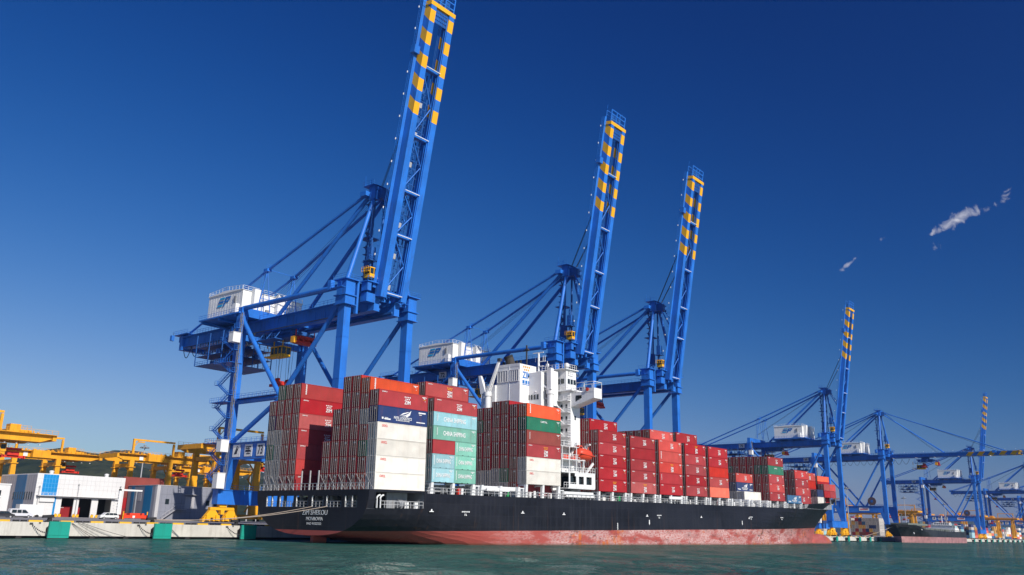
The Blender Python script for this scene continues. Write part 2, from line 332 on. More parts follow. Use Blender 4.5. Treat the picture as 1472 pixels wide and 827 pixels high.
    m = MB(); m.box(AX[0]-1.0, AX[0]+.7, AY-1.1, AY+1.2, AZ_-3.4, AZ_+.2); m.box(AX[1]-.7, AX[1]+1.0, AY-1.1, AY+1.2, AZ_-3.4, AZ_+.2); m.box(AX[0], AX[1], AY-.9, AY+.9, AZ_-2.6, AZ_-.6); m.box(AX[0]-2.0, AX[1]+1.6, AY-1.6, AY+2.6, AZ_+.2, AZ_+.3)
    m.rail([(AX[0]-2.0, AY-1.6, AZ_+.3), (AX[0]-2.0, AY+2.6, AZ_+.3), (AX[1]+1.6, AY+2.6, AZ_+.3), (AX[1]+1.6, AY-1.6, AZ_+.3)], sp=1.2)
    m.box(AX[0]-2.6, AX[0]-1.0, AY+.6, AY+2.8, AZ_-2.6, AZ_-1.4); m.bar((AX[0]-1.6, AY+2.2, AZ_), (AX[0]-1.6, AY+2.2, AZ_+3.2), .09); m.bar((AX[0]-.6, AY+1, AZ_), (AX[0]-.6, AY+1, AZ_+2.4), .09); m.tube((AX[0]-.8, AY-.8, AZ_-.4), (AX[1]+.8, AY-.8, AZ_-.4), .7, 12); m.box(AX[0]+.2, AX[1]-.2, AY-3.4, AY-.9, AZ_-3.2, AZ_-.8, 1)
    P(m, 'apex_head', [BLUE, BLUED])
    m = MB(); lx, ly = 9.4, 4.4                                   # ladder tower from girder to apex
    for dx in (-.6, .6): m.bar((lx+dx, ly+1.5, 57), (lx+dx, AY+1.5, AZ_-3), .22)
    m.tube((lx-1.4, 3.2, 60), (AX[0]+.2, AY+.6, AZ_-3), .32, 10); m.tube((lx+2.6, 3.2, 60), (AX[1]-.2, AY+.6, AZ_-3), .32, 10)
    for i in range(14):
        z = 58+i*1.95; s_ = 1 if i % 2 else -1; m.bar((lx-.9*s_, ly+1.0, z), (lx+.9*s_, ly+1.0, z+1.9), .5, .08); m.box(lx-1.1, lx+1.1, ly+.4, ly+1.6, z-.04, z+.04); m.rail([(lx-1.1, ly+.4, z), (lx+1.1, ly+.4, z)], sp=1.1, t=.05)
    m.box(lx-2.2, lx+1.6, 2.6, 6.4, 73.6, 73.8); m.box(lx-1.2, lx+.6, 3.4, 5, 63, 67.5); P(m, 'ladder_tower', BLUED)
    m = MB()
    for ax, gx in ((AX[0]-.4, GX[0]-.6), (AX[1]+.4, GX[1]+.6)):
        m.tube((ax, AY+1.0, AZ_-1.6), (gx, 37.3, 57.0), .55, 12)
    P(m, 'back_stay', BLUE)
    for ax, gx, tx in ((AX[0]-.4, GX[0]-.6, 5.8), (AX[1]+.4, GX[1]+.6, 14.8)):
        m = MB(); t = Vector((tx, 43.0, 71.3)); m.tube((ax, AY+1.2, AZ_-.8), t, .40, 10); m.tube(t, (gx, 83.4, 57.3), .33, 10); m.bx(t, (1.4, 1.8, .8)); m.rail([t+Vector((-1, -1, .4)), t+Vector((1, -1, .4)), t+Vector((1, 1, .4))], sp=1)
        P(m, 'back_stay', BLUE)
        m = MB()
        for s_ in (-1, 1):
            m.tube((tx-s_*1.3, 43+s_*1.1, 59.4), t, .14, 8)
            m.bar((tx+s_*.9, 45.2, 59.4), (tx+s_*.3, 44.4, 71.0), .1)
        for k in range(11): m.bar((tx-.8+.04*k, 45.1-.07*k, 60+k), (tx+.8-.04*k, 45.1-.07*k, 60+k), .06)
        m.bar((tx-1.2, 43, 63), (tx+1.2, 43, 63), .12); P(m, 'stay_support', BLUE)
    m = MB(); m.bar((5.8, 43, 71.6), (14.8, 43, 71.6), .14)
    for k in range(4): m.tube((9.6+k*.5, 4, AZ_-1), (8.6+k*.6, 46, 62), .035, 5, 1)
    P(m, 'hoist_rope', [BLUE, ROPED])
    # --- boom
    HY, HZ, TH = -2.3, 57.0, R(80.8 if raised else 0.0)
    D = Vector((0, -math.cos(TH), math.sin(TH))); NV = Vector((0, math.sin(TH), math.cos(TH))); LB = 77.6
    B = lambda s_, x, n: Vector((x, HY, HZ))+D*s_+NV*(n-2.3)
    bm = MB(); hw, dep = .92, 2.3
    cuts = [0.0]; mi = []
    s0 = 47.2
    for k in range(5): cuts += [s0+k*6.32, s0+k*6.32+3.25]
    cuts.append(LB)
    for x in GX:
        for k in range(len(cuts)-1):
            a, b = cuts[k], cuts[k+1]; sa = 0 if k == 0 else 2.0; sb = 0 if k == len(cuts)-2 else 2.0; col = 1 if k % 2 else 0
            p = [B(a, x-hw, 0), B(a, x+hw, 0), B(a+sa, x+hw, dep), B(a+sa, x-hw, dep), B(b, x-hw, 0), B(b, x+hw, 0), B(b+sb, x+hw, dep), B(b+sb, x-hw, dep)]
            bm.add(p, [(0, 4, 5, 1), (1, 5, 6, 2), (2, 6, 7, 3), (3, 7, 4, 0)]+([(0, 1, 2, 3)] if k == 0 else [])+([(4, 7, 6, 5)] if k == len(cuts)-2 else []), col)
        for k in range(13):                                           # rail flanges along the inner lower edges
            pass
        sx = 1 if x == GX[0] else -1
        for n0 in (.35, 1.0):
            a = B(1, x+sx*(hw+.12), n0); b = B(LB-2, x+sx*(hw+.12), n0); bm.bar(a, b, .22, .16, 0, up=NV)
        for k in range(0): pass
    boom = P(bm, 'boom', [BLUE, YEL])
    m = MB()
    for s_ in (1.2, 16, 27.5, 42, 60.5): m.bar(B(s_, GX[0]+hw, 1.1), B(s_, GX[1]-hw, 1.1), 1.0, 1.3, 0, up=NV); m.bar(B(s_, GX[0]+hw, -.1), B(s_, GX[1]-hw, -.1), .16, .3, 1, up=NV)
    for a, b, f in ((2, 9, 0), (9, 16, 1), (16, 22, 0), (22, 28, 1), (28, 35, 0), (35, 42, 1), (42, 51, 0), (51, 60, 1)):
        x0, x1 = (GX[0]+hw, GX[1]-hw) if f == 0 else (GX[1]-hw, GX[0]+hw); m.tube(B(a, x0, 1.2), B(b, x1, 1.2), .17, 8)
    cz(m).build('boom_bracing', [BLUE, WHT], boom)
    m = MB(); ex = [(B(LB-.1, GX[0]-hw-.2, 1.2)), (B(LB-.1, GX[1]+hw+.2, 1.2))]; m.bar(ex[0], ex[1], 1.1, 2.5, 0, up=NV)
    cz(m).build('end_beam', YEL, boom)
    m = MB()                                                            # tip frame and catch platform
    for x in (GX[0]-.7, GX[1]+.7, XC-.9, XC+.9): m.bar(B(LB, x, .6), B(LB+4.6, x, .6), .3, .3, up=NV); m.bar(B(LB, x, 2.6), B(LB+4.6, x, 2.6), .2, .2, up=NV)
    for s_ in (LB+1.6, LB+3.2, LB+4.6): m.bar(B(s_, GX[0]-.8, .6), B(s_, GX[1]+.8, .6), .28, .28, up=NV); m.bar(B(s_, GX[0]-.8, 2.6), B(s_, GX[1]+.8, 2.6), .2, .2, up=NV)
    m.bar(B(LB+2.2, GX[0]+.4, 1.6), B(LB+2.2, GX[1]-.4, 1.6), 3.6, .12, 1, up=NV)
    for s_ in (LB-1.2, LB-2.1, LB-3.2, LB-4.2): m.bar(B(s_, GX[0]+hw, .5), B(s_, GX[1]-hw, .5), .12, .7, 1, up=D)
    for k in range(8): x = GX[0]+hw+.3+k*(GX[1]-GX[0]-2*hw-.6)/7; m.bar(B(LB-1.0, x, .35), B(LB-4.4, x, .35), .1, .1, 0, up=NV)
    for x in (GX[0]-1.2, GX[1]+1.2): m.bar(B(LB+5, x, 2.2), B(LB+6.4, x, 2.2), .08, .08, up=NV); m.bar(B(LB-.5, x, 1.4), B(LB-.5, x+(1.3 if x > 10 else -1.3), 1.4), .1, .1, up=NV)
    cz(m).build('tip_frame', [BLUE, BLUED], boom)
    m = MB(); w0, w1 = GX[0]-hw-.1, GX[0]-hw-1.1                        # outer walkway with lamps, and the middle service ladder
    m.bar(B(2, (w0+w1)/2, dep-.1), B(LB+2, (w0+w1)/2, dep-.1), 1.0, .08, up=NV)
    n = 44
    for k in range(n+1): s_ = 2+k*(LB-1)/n; m.bar(B(s_, w1, dep-.1), B(s_, w1, dep+1.0), .06, .06, up=D)
    for q in (.45, 1.0): m.bar(B(2, w1, dep+q), B(LB+2, w1, dep+q), .06, .06, up=D)
    for k in range(12): s_ = 10+k*6; m.bar(B(s_, w1-.2, dep+1.0), B(s_+.5, w1-.2, dep+1.0), .2, .2, 1, up=NV)
    m.bar(B(LB-14.5, w1, dep-.3), B(LB-12.5, w1, dep-.3), 1.8, 1.6, 0, up=NV)
    cz(m).build('walkway', [BLUE, WHT], boom)
    m = MB()
    for x in (XC-1.1, XC+1.1): m.bar(B(2, x, 3.1), B(60, x, 3.1), .24, .24, up=D); m.bar(B(2, x, 1.7), B(60, x, 1.7), .2, .2, up=D)
    for x in (GX[0]+1.4, GX[0]+1.8, GX[1]-1.4, GX[1]-1.8): m.bar(B(2, x, 2.4), B(LB-3, x, 2.4), .09, .09, up=D)
    for k in range(28):
        s_ = 2+2*k; m.bar(B(s_, XC-1.1, 3.1), B(s_+2, XC+1.1, 3.1), .15, .15, up=D); m.bar(B(s_, XC-1.1, 1.7), B(s_, XC+1.1, 1.7), .16, .16, up=D); m.bar(B(s_, XC-1.1, 1.7), B(s_+2, XC-1.1, 3.1), .13, .13, up=D); m.bar(B(s_, XC+1.1, 3.1), B(s_, GX[1]-.9, 2.2), .1, .1, up=D)
        if k % 2 == 0: m.bar(B(s_+.3, XC-.4, 2.3), B(s_+1.6, XC-.4, 2.3), .9, .7, k % 4 == 0, up=NV)
    cz(m).build('service_ladder', [BLUED, RAILG], boom)
    m = MB()                                                            # fore stays: folded along the raised boom, or straight when lowered
    for x, ax in ((GX[0]+.5, AX[0]+.8), (GX[1]-.5, AX[1]-.8)):
        if raised:
            for dx in (0, .25, .5): m.tube((ax+dx, AY-1, AZ_-.4), B(50.5, x+dx-.3, 2.6), .06, 6)
            m.tube((ax, AY-2.0, AZ_-1.6), B(20, x, 3.2), .2, 8, 1); m.tube(B(20, x, 3.2), B(47, x, 2.9), .16, 8, 1)
        else:
            m.tube((ax, AY-1, AZ_-.6), B(70, x, 2.5), .28, 8, 1); m.tube((ax, AY-1, AZ_-1.4), B(34, x, 2.5), .28, 8, 1); m.tube((ax+.3, AY-1, AZ_-.1), B(66, x, 2.6), .07, 6)
            m.tube((ax+.6, AY-1, AZ_-.1), B(30, x, 2.6), .07, 6)
    P(m, 'fore_stay', [ROPED, BLUE])
    # --- hoist platform by the boom foot, and the boom operator's cab
    m = MB(); m.box(XN+2.6, XC-3.4, -3.6, -.8, 59.9, 60.1); m.box(XN+2.0, XN+2.6, -.7, .2, 52, 60); m.box(XN+3.4, XN+6.2, -2.6, -.2, 55.2, 57.4); m.rail([(XN+2.6, -3.6, 60.1), (XC-3.4, -3.6, 60.1)], sp=1)
    m.box(XN+3.0, XN+4.2, -3.2, -.9, 57.8, 59.9); m.bar((XN+5.2, -1, 60), (XN+5.2, -1, 72), .5, .5, 1); m.box(XN+4.5, XN+5.9, -1.9, -.3, 66.0, 69.4, 1); m.box(XN+3.8, XN+6.4, -2.3, .2, 65.8, 66, 1); m.rail([(XN+3.8, -2.3, 66), (XN+6.4, -2.3, 66)], sp=.8)
    for z in range(61, 72, 1): m.bar((XN+4.2, -1.5, z), (XN+5.2, -1.0, z+.9), .1, .1, 1)
    for k in range(9): m.bx((XN+8+k*.7, -1.6, 58.4+(k % 3)*.5), (.5, .7, .9), 1)
    P(m, 'boom_hoist_platform', [BLUE, BLUED])
    m = MB(); cx, cy, c0 = 4.8, -2.0, 61.2
    m.box(cx-1.3, cx+1.3, cy-1.1, cy+1.1, c0, c0+.9); m.box(cx-1.4, cx+1.4, cy-1.2, cy+1.2, c0+2.3, c0+2.55)
    for dx in (-1.25, 0, 1.25):
        for dy in (-1.05, 1.05): m.bx((cx+dx, cy+dy, c0+1.6), (.16, .12, 1.4))
    m.box(cx-1.2, cx+1.2, cy-1.0, cy+1.0, c0+.9, c0+2.3, 1); m.rail([(cx-2.0, cy-1.2, c0+1.4), (cx-2.0, cy+1.2, c0+1.4)], h=1.2, sp=.8); m.box(cx-2.0, cx-1.3, cy-1.2, cy+1.2, c0+1.3, c0+1.4)
    P(m, 'boom_cab', [YEL, GLS])
    # --- trolley, operator cab, head block, spreader, ropes, festoon
    ty = 36.5 if raised else -24.0
    m = MB(); m.box(GX[0]+.2, GX[1]-.2, ty-5, ty+5, 52.6, 53.3); m.box(GX[0]+1.2, GX[1]-1.2, ty-4.5, ty+4.5, 51.6, 52.6); m.box(GX[0]-.4, GX[1]+.4, ty-6.5, ty-5.8, 51.9, 52.5)
    for k in range(5): m.box(GX[0]+.8+k*1.2, GX[0]+1.6+k*1.2, ty-3+k*.4, ty+2, 53.3, 54.4)
    m.rail([(GX[0]+.2, ty-5, 53.3), (GX[0]+.2, ty+5, 53.3)], sp=1.4); m.box(GX[0]-3, GX[0]+.2, ty-2.5, ty+6, 50.6, 50.75); m.rail([(GX[0]-3, ty-2.5, 50.75), (GX[0]-3, ty+6, 50.75)], sp=1.2)
    for y in (ty-2, ty+2, ty+5.5): m.bar((GX[0]-2.6, y, 50.7), (GX[0]-.6, y, 53.5), .2)
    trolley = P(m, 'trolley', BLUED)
    m = MB(); x0, x1, y0, y1, z0, z1 = XC-1.6, XC+1.4, ty+.5, ty+5.5, 46.9, 49.7
    m.box(x0, x1, y0, y1, z0, z0+.7); m.box(x0-.1, x1+.1, y0-.1, y1+.1, z1-.3, z1); m.box(x0+.1, x1-.1, y0+.1, y1-.1, z0+.7, z1-.3, 1)
    for x in (x0+.08, (x0+x1)/2, x1-.08):
        for y in (y0+.08, y1-.08): m.bx((x, y, z0+1.7), (.16, .16, 2.2))
    for y in (y0+1.7, y0+3.4): m.bx((x0+.08, y, z0+1.7), (.16, .16, 2.2))
    m.box(x0-.1, x1, y1, y1+3, z0+.2, z0+.4); m.rail([(x0-.1, y1, z0+.4), (x0-.1, y1+3, z0+.4)], sp=.9)
    for y in (y0+.5, y1-.5, y1+2.4): m.bar((x0+.6, y, z1), (x0+.6, y, 51.8), .25, m=0)
    cz(m).build('operator_cab', [YEL, GLS], trolley)
    m = MB(); hy = ty-7.2
    m.box(XC-3.2, XC+3.2, hy-1.0, hy+1.0, 49.2, 49.9); m.box(XC-2.2, XC+2.2, hy-.9, hy+.9, 50.5, 51.3)
    for dx in (-2.6, -.9, .9, 2.6): m.tube((XC+dx, hy-.5, 50.6), (XC+dx, hy+.5, 50.6), .62, 12); m.bx((XC+dx, hy, 49.9), (.5, 1.6, .8))
    m.bx((XC-3.6, hy, 50.1), (.9, 1.4, 1.7), 1); m.bar((XC-3, hy, 51), (XC-3, hy, 53), .2); m.bar((XC+3, hy, 51), (XC+3, hy, 53), .2)
    cz(m).build('head_block', [REDP, YARDY], trolley)
    m = MB(); sz = 38.4 if raised else 30.0; sy = ty+1.0
    if not raised: sz = 48.2
    m.box(XC-3.0, XC+3.0, sy-.45, sy+.45, sz, sz+.6); m.box(XC-2.3, XC+2.3, sy-.9, sy+.9, sz+.6, sz+1.6)
    for dx in (-3.0, 3.0): m.box(XC+dx-.25, XC+dx+.25, sy-1.25, sy+1.25, sz-.1, sz+.6)
    for dx in (-1.6, 1.6): m.tube((XC+dx, sy-.5, sz+1.9), (XC+dx, sy+.5, sz+1.9), .55, 12)
    cz(m).build('spreader', REDP, trolley)
    m = MB()
    for dx in (-2.0, -1.2, 1.2, 2.0):
        for dy in (-.5, .5): m.tube((XC+dx, sy+dy, sz+1.9), (XC+dx, sy+dy*2, 52.6), .045, 5)
    cz(m).build('hoist_rope', ROPED, trolley)
    m = MB(); xx = GX[0]-1.5; yy = ty+9; 
    while yy < 78:
        pts = [(xx, yy+4.4*i/8, 53.2-3.0*math.sin(math.pi*i/8)) for i in range(9)]; m.path(pts, .11, 5); m.box(xx-.2, xx+.2, yy-.2, yy+.2, 53.1, 53.5); yy += 4.6
    m.box(xx-.1, xx+.1, 2, 82, 53.5, 53.7)
    P(m, 'festoon_cable', ROPED)
    # --- maintenance frame hanging under the backreach
    m = MB(); x0, x1, y0, y1 = XN-.5, XF-5, G+7.5, G+20.5
    for z in (50.4, 47.8, 45.2):
        m.box(x0, x1, y0, y1, z-.05, z+.05); m.rail([(x0, y0, z), (x0, y1, z)], sp=1.3); m.rail([(x0, y0, z), (x1, y0, z)], sp=1.3); m.rail([(x1, y0, z), (x1, y1, z)], sp=1.8); m.rail([(x0, y1, z), (x1, y1, z)], sp=1.8)
    for x in (x0, x0+5, x0+10, x1):
        for y in (y0, (y0+y1)/2, y1): m.bar((x, y, 45.2), (x, y, 54), .22)
    for i in range(14):
        x = x0+1+(i*37 % 13); y = y0+1+(i*23 % 11); z = (45.3, 47.9, 50.5)[i % 3]; m.box(x, x+1.2, y, y+1.6, z, z+1.2+.4*(i % 2))
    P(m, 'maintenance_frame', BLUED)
    # --- stairs, lift and boxes on the landside leg; pylons
    m = MB(); x = XN-2.2; ya, yb = G-1.0, G+4.0; z = 11.2; k = 0
    while z < 53:
        a, b = (ya, yb) if k % 2 == 0 else (yb, ya)
        for dx in (-.4, .4): m.bar((x+dx, a, z), (x+dx, b, z+3.0), .1, .28)
        for j in range(9): t = (j+.5)/9; m.box(x-.4, x+.4, a+(b-a)*t-.14, a+(b-a)*t+.14, z+3*t-.03, z+3*t+.03)
        m.rail([(x-.4, a, z), (x-.4, b, z+3.0)], sp=1.3, t=.05); m.box(x-.6, x+.9, min(b, b+(1.3 if b > a else -1.3)), max(b, b+(1.3 if b > a else -1.3)), z+2.95, z+3.05); e_ = b+(1.3 if b > a else -1.3)
        m.rail([(x-.6, b, z+3.05), (x-.6, e_, z+3.05), (x+.9, e_, z+3.05)], sp=.7, t=.05)
        z += 3.0; k += 1
    for zz in (22.9, 33.5, 44): m.box(x-1.2, XN+.5, ya-.5, yb+1.8, zz-.1, zz); m.rail([(x-1.2, ya-.5, zz), (x-1.2, yb+1.8, zz)], sp=1)
    P(m, 'stairs', BLUE)
    m = MB(); ex_, ey = XN-1.5, G-2.2
    for dx in (-.3, .3):
        for dy in (-.3, .3): m.bar((ex_+dx, ey+dy, 11), (ex_+dx, ey+dy, 57), .08, m=0)
    for k in range(31): z = 11+1.5*k; s_ = 1 if k % 2 else -1; m.bar((ex_-.3, ey-.3*s_, z), (ex_-.3, ey+.3*s_, z+1.5), .06, m=0); m.bar((ex_+.3*s_, ey-.3, z), (ex_-.3*s_, ey-.3, z+1.5), .06, m=0); m.box(ex_-.1, ex_+.1, ey-.1, ey+.1, z, z+1.5, 1)
    lift = P(m, 'lift_mast', [GREY, DGREY])
    for zz, hh in ((49.0, 2.6), (20.4, 3.0), (11.3, 3.8)): m = MB(); m.box(ex_-2.7, ex_-.45, ey-1.0, ey+1.0, zz, zz+hh); m.box(ex_-2.8, ex_-.4, ey-1.1, ey+1.1, zz+hh, zz+hh+.1); cz(m).build('lift_landing', WHT, lift)
    m = MB(); wy, wz = 9.5, 25.8                                         # cable reel
    m.tube((XN-1.9, wy, wz), (XN-1.2, wy, wz), 2.7, 28); m.tube((XN-2.0, wy, wz), (XN-1.1, wy, wz), .9, 16, 1); m.bar((XN-.9, wy-1.5, 22.8), (XN-.9, wy, wz), .3, m=1); m.bar((XN-.9, wy+1.5, 22.8), (XN-.9, wy, wz), .3, m=1)
    P(m, 'cable_reel', [paint('reel_brown', (.09, .055, .06), .7) if 'reel_brown' not in MATS else MATS['reel_brown'], BLUED])
    # --- plates with the crane's number
    def plt(nm, *b): m = MB(); m.box(*b); return P(m, nm, WHT)
    plate = plt('number_plate', XN-.9, XN-.82, 26.6, 29.8, 19.2, 22.2); pl2 = plt('sign_plate', XN-.9, XN-.82, 31.7, 34.9, 19.2, 22.2); pl3 = plt('sign_plate', XN-.9, XN-.82, 36.9, 40.1, 19.2, 22.2); pl4 = plt('sign_plate', XN-.9, XN-.82, 12.0, 18.6, 19.6, 21.6); pl5 = plt('number_plate', GX[0]-1.0, GX[0]-.9, 53.5, 57.1, 54.2, 56.5)
    z_ = -QZ
    text_obj(number, 2.0, 2.3, TXK, plate, 'crane_number', face_W(XN-.92, 28.2, 20.7+z_), bold=.02)
    text_obj(number, 1.9, 1.6, TXK, pl5, 'crane_number', face_W(GX[0]-1.02, 55.3, 55.35+z_), bold=.02)
    m = MB(); m.box(XN-.94, XN-.9, 32.1, 34.5, 20.32, 20.6)
    for a, b, c_, d in ((-1.2, 1.1, .75, 1.0), (-1.2, .6, .35, .6), (-1.2, .9, -.1, .15), (-.8, .9, -.95, -.7)): m.box(XN-.94, XN-.9, 33.3-b, 33.3-a, 20.7+c_, 20.7+d)
    m.box(XN-.935, XN-.9, 33.2, 33.4, 19.8, 21.6); cz(m).build('plate_emblem', TXK, pl2)
    m = MB(); m.prism([(39.4, 19.9), (38.4, 21.9), (38.1, 21.9), (38.3, 20.9), (37.8, 21.6), (37.6, 21.6), (38.3, 19.9)], 'x', XN-.94, XN-.9, 0); cz(m).build('plate_emblem', TXK, pl3)
    m = MB(); m.box(XN-.94, XN-.9, 12.8, 17.8, 20.3, 20.9, 0); cz(m).build('plate_emblem', TXR, pl4)
    return root

c1 = make_crane('73', True, True, 'largest blue quay crane at the ship\'s stern, raised boom leaving the picture')
c1.location = (25.75, 42.5, QZ)
def crane_copy(num, x, y, label, src, rz=0):
    o = copy_tree(src); o.location = (x, y, QZ); o.rotation_euler.z = rz; o['label'] = label
    for p in o.children:
        if p.name.startswith('number_plate'):
            for t in list(p.children):
                if t.name.startswith('crane_number'):
                    t_new = text_obj(num, 2.0, 2.3 if t.matrix_local.translation.z < 30 else 1.6, TXK, p, 'crane_number', t.matrix_local.copy(), bold=.02); bpy.data.objects.remove(t)
    return o
c2 = crane_copy('72', 110.3, 42.5, 'blue quay crane with raised boom directly behind the ship\'s white bridge tower', c1)
c3 = crane_copy('71', 167.0, 42.5, 'blue quay crane with raised boom, third from the left, behind the plain red container stacks', c1)
c4 = make_crane('70', True, False, 'blue quay crane with raised boom standing just beyond the ship\'s bow')
c4.location = (398.0, 61.0, QZ)
c5 = make_crane('69', False, False, 'blue quay crane with its striped boom lowered flat over the small grey ship')
c5.location = (512.0, 64.0, QZ)
c6 = crane_copy('68', 806.0, 69.0, 'small far blue quay crane with raised striped boom rising behind a lowered boom', c4)
c7 = crane_copy('67', 1035.0, 59.0, 'far blue quay crane cut by the right edge of the picture, white house showing', c4)
c8 = crane_copy('66', 1240.0, 59.0, 'farthest blue crane, only its rear girder end showing at the right edge', c4)
# ================================================================ CONTAINER SHIP
MS = Matrix.Translation((-0.14, 0, 9.2756)) @ Matrix.Rotation(-0.015093, 4, 'Y')    # ship frame -> world (slight trim)
CY = 16.1
def lerp_tab(tab, x):
    if x <= tab[0][0]: return tab[0][1]
    for (a, b), (c, d) in zip(tab[:-1], tab[1:]):
        if x <= c: return b+(d-b)*(x-a)/(c-a)
    return tab[-1][1]
def stem(z): return lerp_tab([(-21, 240), (-14, 246), (-9.4, 246.5), (-7.3, 247.5), (-5, 252), (-1.85, 259), (0.5, 264), (2.5, 268.7), (4.6, 274)], z)
def ztop(x): return 0.0 if x < 13 else (-.35 if x < 199.5 else lerp_tab([(200.5, 1.3), (226, 2.2), (236, 2.4), (252, 3.8), (274, 4.6)], x))
def half(x, z):
    zb = lerp_tab([(-1.1, -7.95), (12, -9.4), (30, -13.5), (60, -21)], x); p = lerp_tab([(-1.1, 2.6), (15, 2.9), (35, 4.2), (60, 9)], x)
    r = min(1.0, max(0.0, -z/-zb)); hs_ = (1-r**p)**(1/p) if r < 1 else 0.0
    w = min(1, max(0, (z+9)/10.0))**1.3; Le = 102+(72-102)*w; n = 1.75+.3*w
    t = min(1, max(0, (stem(z)-x)/Le)); f = 1-(1-t)**n
    return 16.1*hs_*f
def hull_material():
    m = bpy.data.materials.new('hull_paint'); m.use_nodes = True; t = m.node_tree; n = t.nodes; l = t.links; b = n['Principled BSDF']
    co = n.new('ShaderNodeTexCoord'); sx = n.new('ShaderNodeSeparateXYZ'); l.new(co.outputs['Object'], sx.inputs[0])
    def noise(sc, scale=(1, 1, 1), det=5, ro=.6):
        mp = n.new('ShaderNodeMapping'); mp.inputs['Scale'].default_value = scale; l.new(co.outputs['Object'], mp.inputs[0]); q = n.new('ShaderNodeTexNoise'); q.inputs['Scale'].default_value = sc; q.inputs['Detail'].default_value = det; q.inputs['Roughness'].default_value = ro; l.new(mp.outputs[0], q.inputs['Vector']); return q.outputs[0]
    def ramp(v, a, b_, c=0., d=1.):
        q = n.new('ShaderNodeMapRange'); q.inputs[1].default_value = a; q.inputs[2].default_value = b_; q.inputs[3].default_value = c; q.inputs[4].default_value = d; l.new(v, q.inputs[0]); return q.outputs[0]
    def mix(f, a, b_):
        q = n.new('ShaderNodeMixRGB'); 
        for i, v in ((0, f), (1, a), (2, b_)):
            if isinstance(v, (int, float)): q.inputs[i].default_value = v
            elif isinstance(v, tuple): q.inputs[i].default_value = (*v, 1)
            else: l.new(v, q.inputs[i])
        return q.outputs[0]
    def mul(a, b_):
        q = n.new('ShaderNodeMath'); q.operation = 'MULTIPLY'
        for i, v in ((0, a), (1, b_)):
            if isinstance(v, (int, float)): q.inputs[i].default_value = v
            else: l.new(v, q.inputs[i])
        return q.outputs[0]
    big = noise(.05, (1, 1, 2)); st = noise(.9, (1, 1, .06)); fine = noise(2.2, (.5, .5, 1.5), 8, .7); patch = noise(.16, (.6, .6, 2.4), 6, .6)
    # black topsides: bluish fade, vertical run marks, tug scuffs low down
    blk = mix(ramp(big, .35, .65), (.007, .0075, .011), (.017, .018, .026)); blk = mix(ramp(st, .50, .75, 0, .6), blk, (.032, .033, .042)); blk = mix(ramp(patch, .62, .72, 0, .35), blk, (.006, .006, .008))
    pl = n.new('ShaderNodeTexBrick'); pl.inputs['Scale'].default_value = 1.0; pl.inputs['Brick Width'].default_value = 11.0; pl.inputs['Row Height'].default_value = 2.1; pl.inputs['Mortar Size'].default_value = .045; pl.inputs['Color1'].default_value = (0, 0, 0, 1); pl.inputs['Color2'].default_value = (.35, .35, .35, 1); pl.inputs['Mortar'].default_value = (1, 1, 1, 1); cbp = n.new('ShaderNodeCombineXYZ'); l.new(sx.outputs[0], cbp.inputs[0]); l.new(sx.outputs[2], cbp.inputs[1]); l.new(cbp.outputs[0], pl.inputs['Vector']); blk = mix(mul(pl.outputs[0], .5), blk, (.030, .031, .040)); blk = mix(mul(ramp(noise(.7, (1, 1, .035), 4), .60, .68), ramp(sx.outputs[2], -7, -1, .9, .25)), blk, (.055, .032, .024)); lowz = ramp(sx.outputs[2], -7.2, -4.2, 1, 0); blk = mix(mul(lowz, ramp(fine, .55, .75, 0, .5)), blk, (.05, .042, .038))
    # boot topping: faded rose red, scrubbed whitish patches in long plates, bright rust, dark slime at the water
    red = mix(ramp(big, .3, .7), (.36, .065, .052), (.44, .105, .088)); fwd = ramp(sx.outputs[0], 28, 60); fade2 = ramp(sx.outputs[0], 185, 235, 1, .15)
    br = n.new('ShaderNodeTexBrick'); br.inputs['Scale'].default_value = 1.0; br.inputs['Brick Width'].default_value = 7.5; br.inputs['Row Height'].default_value = 1.15; br.inputs['Mortar Size'].default_value = .05; br.inputs['Color1'].default_value = (0, 0, 0, 1); br.inputs['Color2'].default_value = (1, 1, 1, 1); br.inputs['Mortar'].default_value = (.5, .5, .5, 1); br.offset = .37
    cb = n.new('ShaderNodeCombineXYZ'); l.new(sx.outputs[0], cb.inputs[0]); l.new(sx.outputs[2], cb.inputs[1]); l.new(cb.outputs[0], br.inputs['Vector'])
    sc = mul(mul(ramp(fine, .40, .56, 0, .95), ramp(patch, .40, .50)), mul(fwd, fade2)); red = mix(sc, red, (.66, .47, .45)); red = mix(mul(mul(br.outputs[0], ramp(fine, .40, .55)), mul(fwd, .55)), red, (.25, .075, .07))
    rust = mul(mul(ramp(noise(.055, (1, 1, 2.6), 7, .72), .545, .60), ramp(st, .44, .58, 0, 1)), mul(fwd, .85)); red = mix(rust, red, (.55, .14, .02))
    red = mix(mul(ramp(noise(.35, (1, 1, 2.5), 8, .75), .56, .62), mul(fwd, .8)), red, (.085, .06, .055))
    wl = n.new('ShaderNodeMath'); wl.operation = 'MULTIPLY_ADD'; l.new(sx.outputs[0], wl.inputs[0]); wl.inputs[1].default_value = .01509; l.new(sx.outputs[2], wl.inputs[2])
    slime = ramp(wl.outputs[0], -9.25, -8.75, .75, 0); red = mix(slime, red, (.07, .055, .035))
    isred = ramp(sx.outputs[2], -7.07, -7.03, 1, 0); col = mix(isred, blk, red); l.new(col, b.inputs['Base Color'])
    l.new(ramp(fine, .3, .7, .38, .6), b.inputs['Roughness']); b.inputs['Specular IOR Level'].default_value = .2
    bp = n.new('ShaderNodeBump'); bp.inputs['Strength'].default_value = .12; bp.inputs['Distance'].default_value = .3; l.new(noise(.35, (1, 1, 1), 3), bp.inputs['Height']); l.new(bp.outputs[0], b.inputs['Normal'])
    return m
HULL = hull_material()
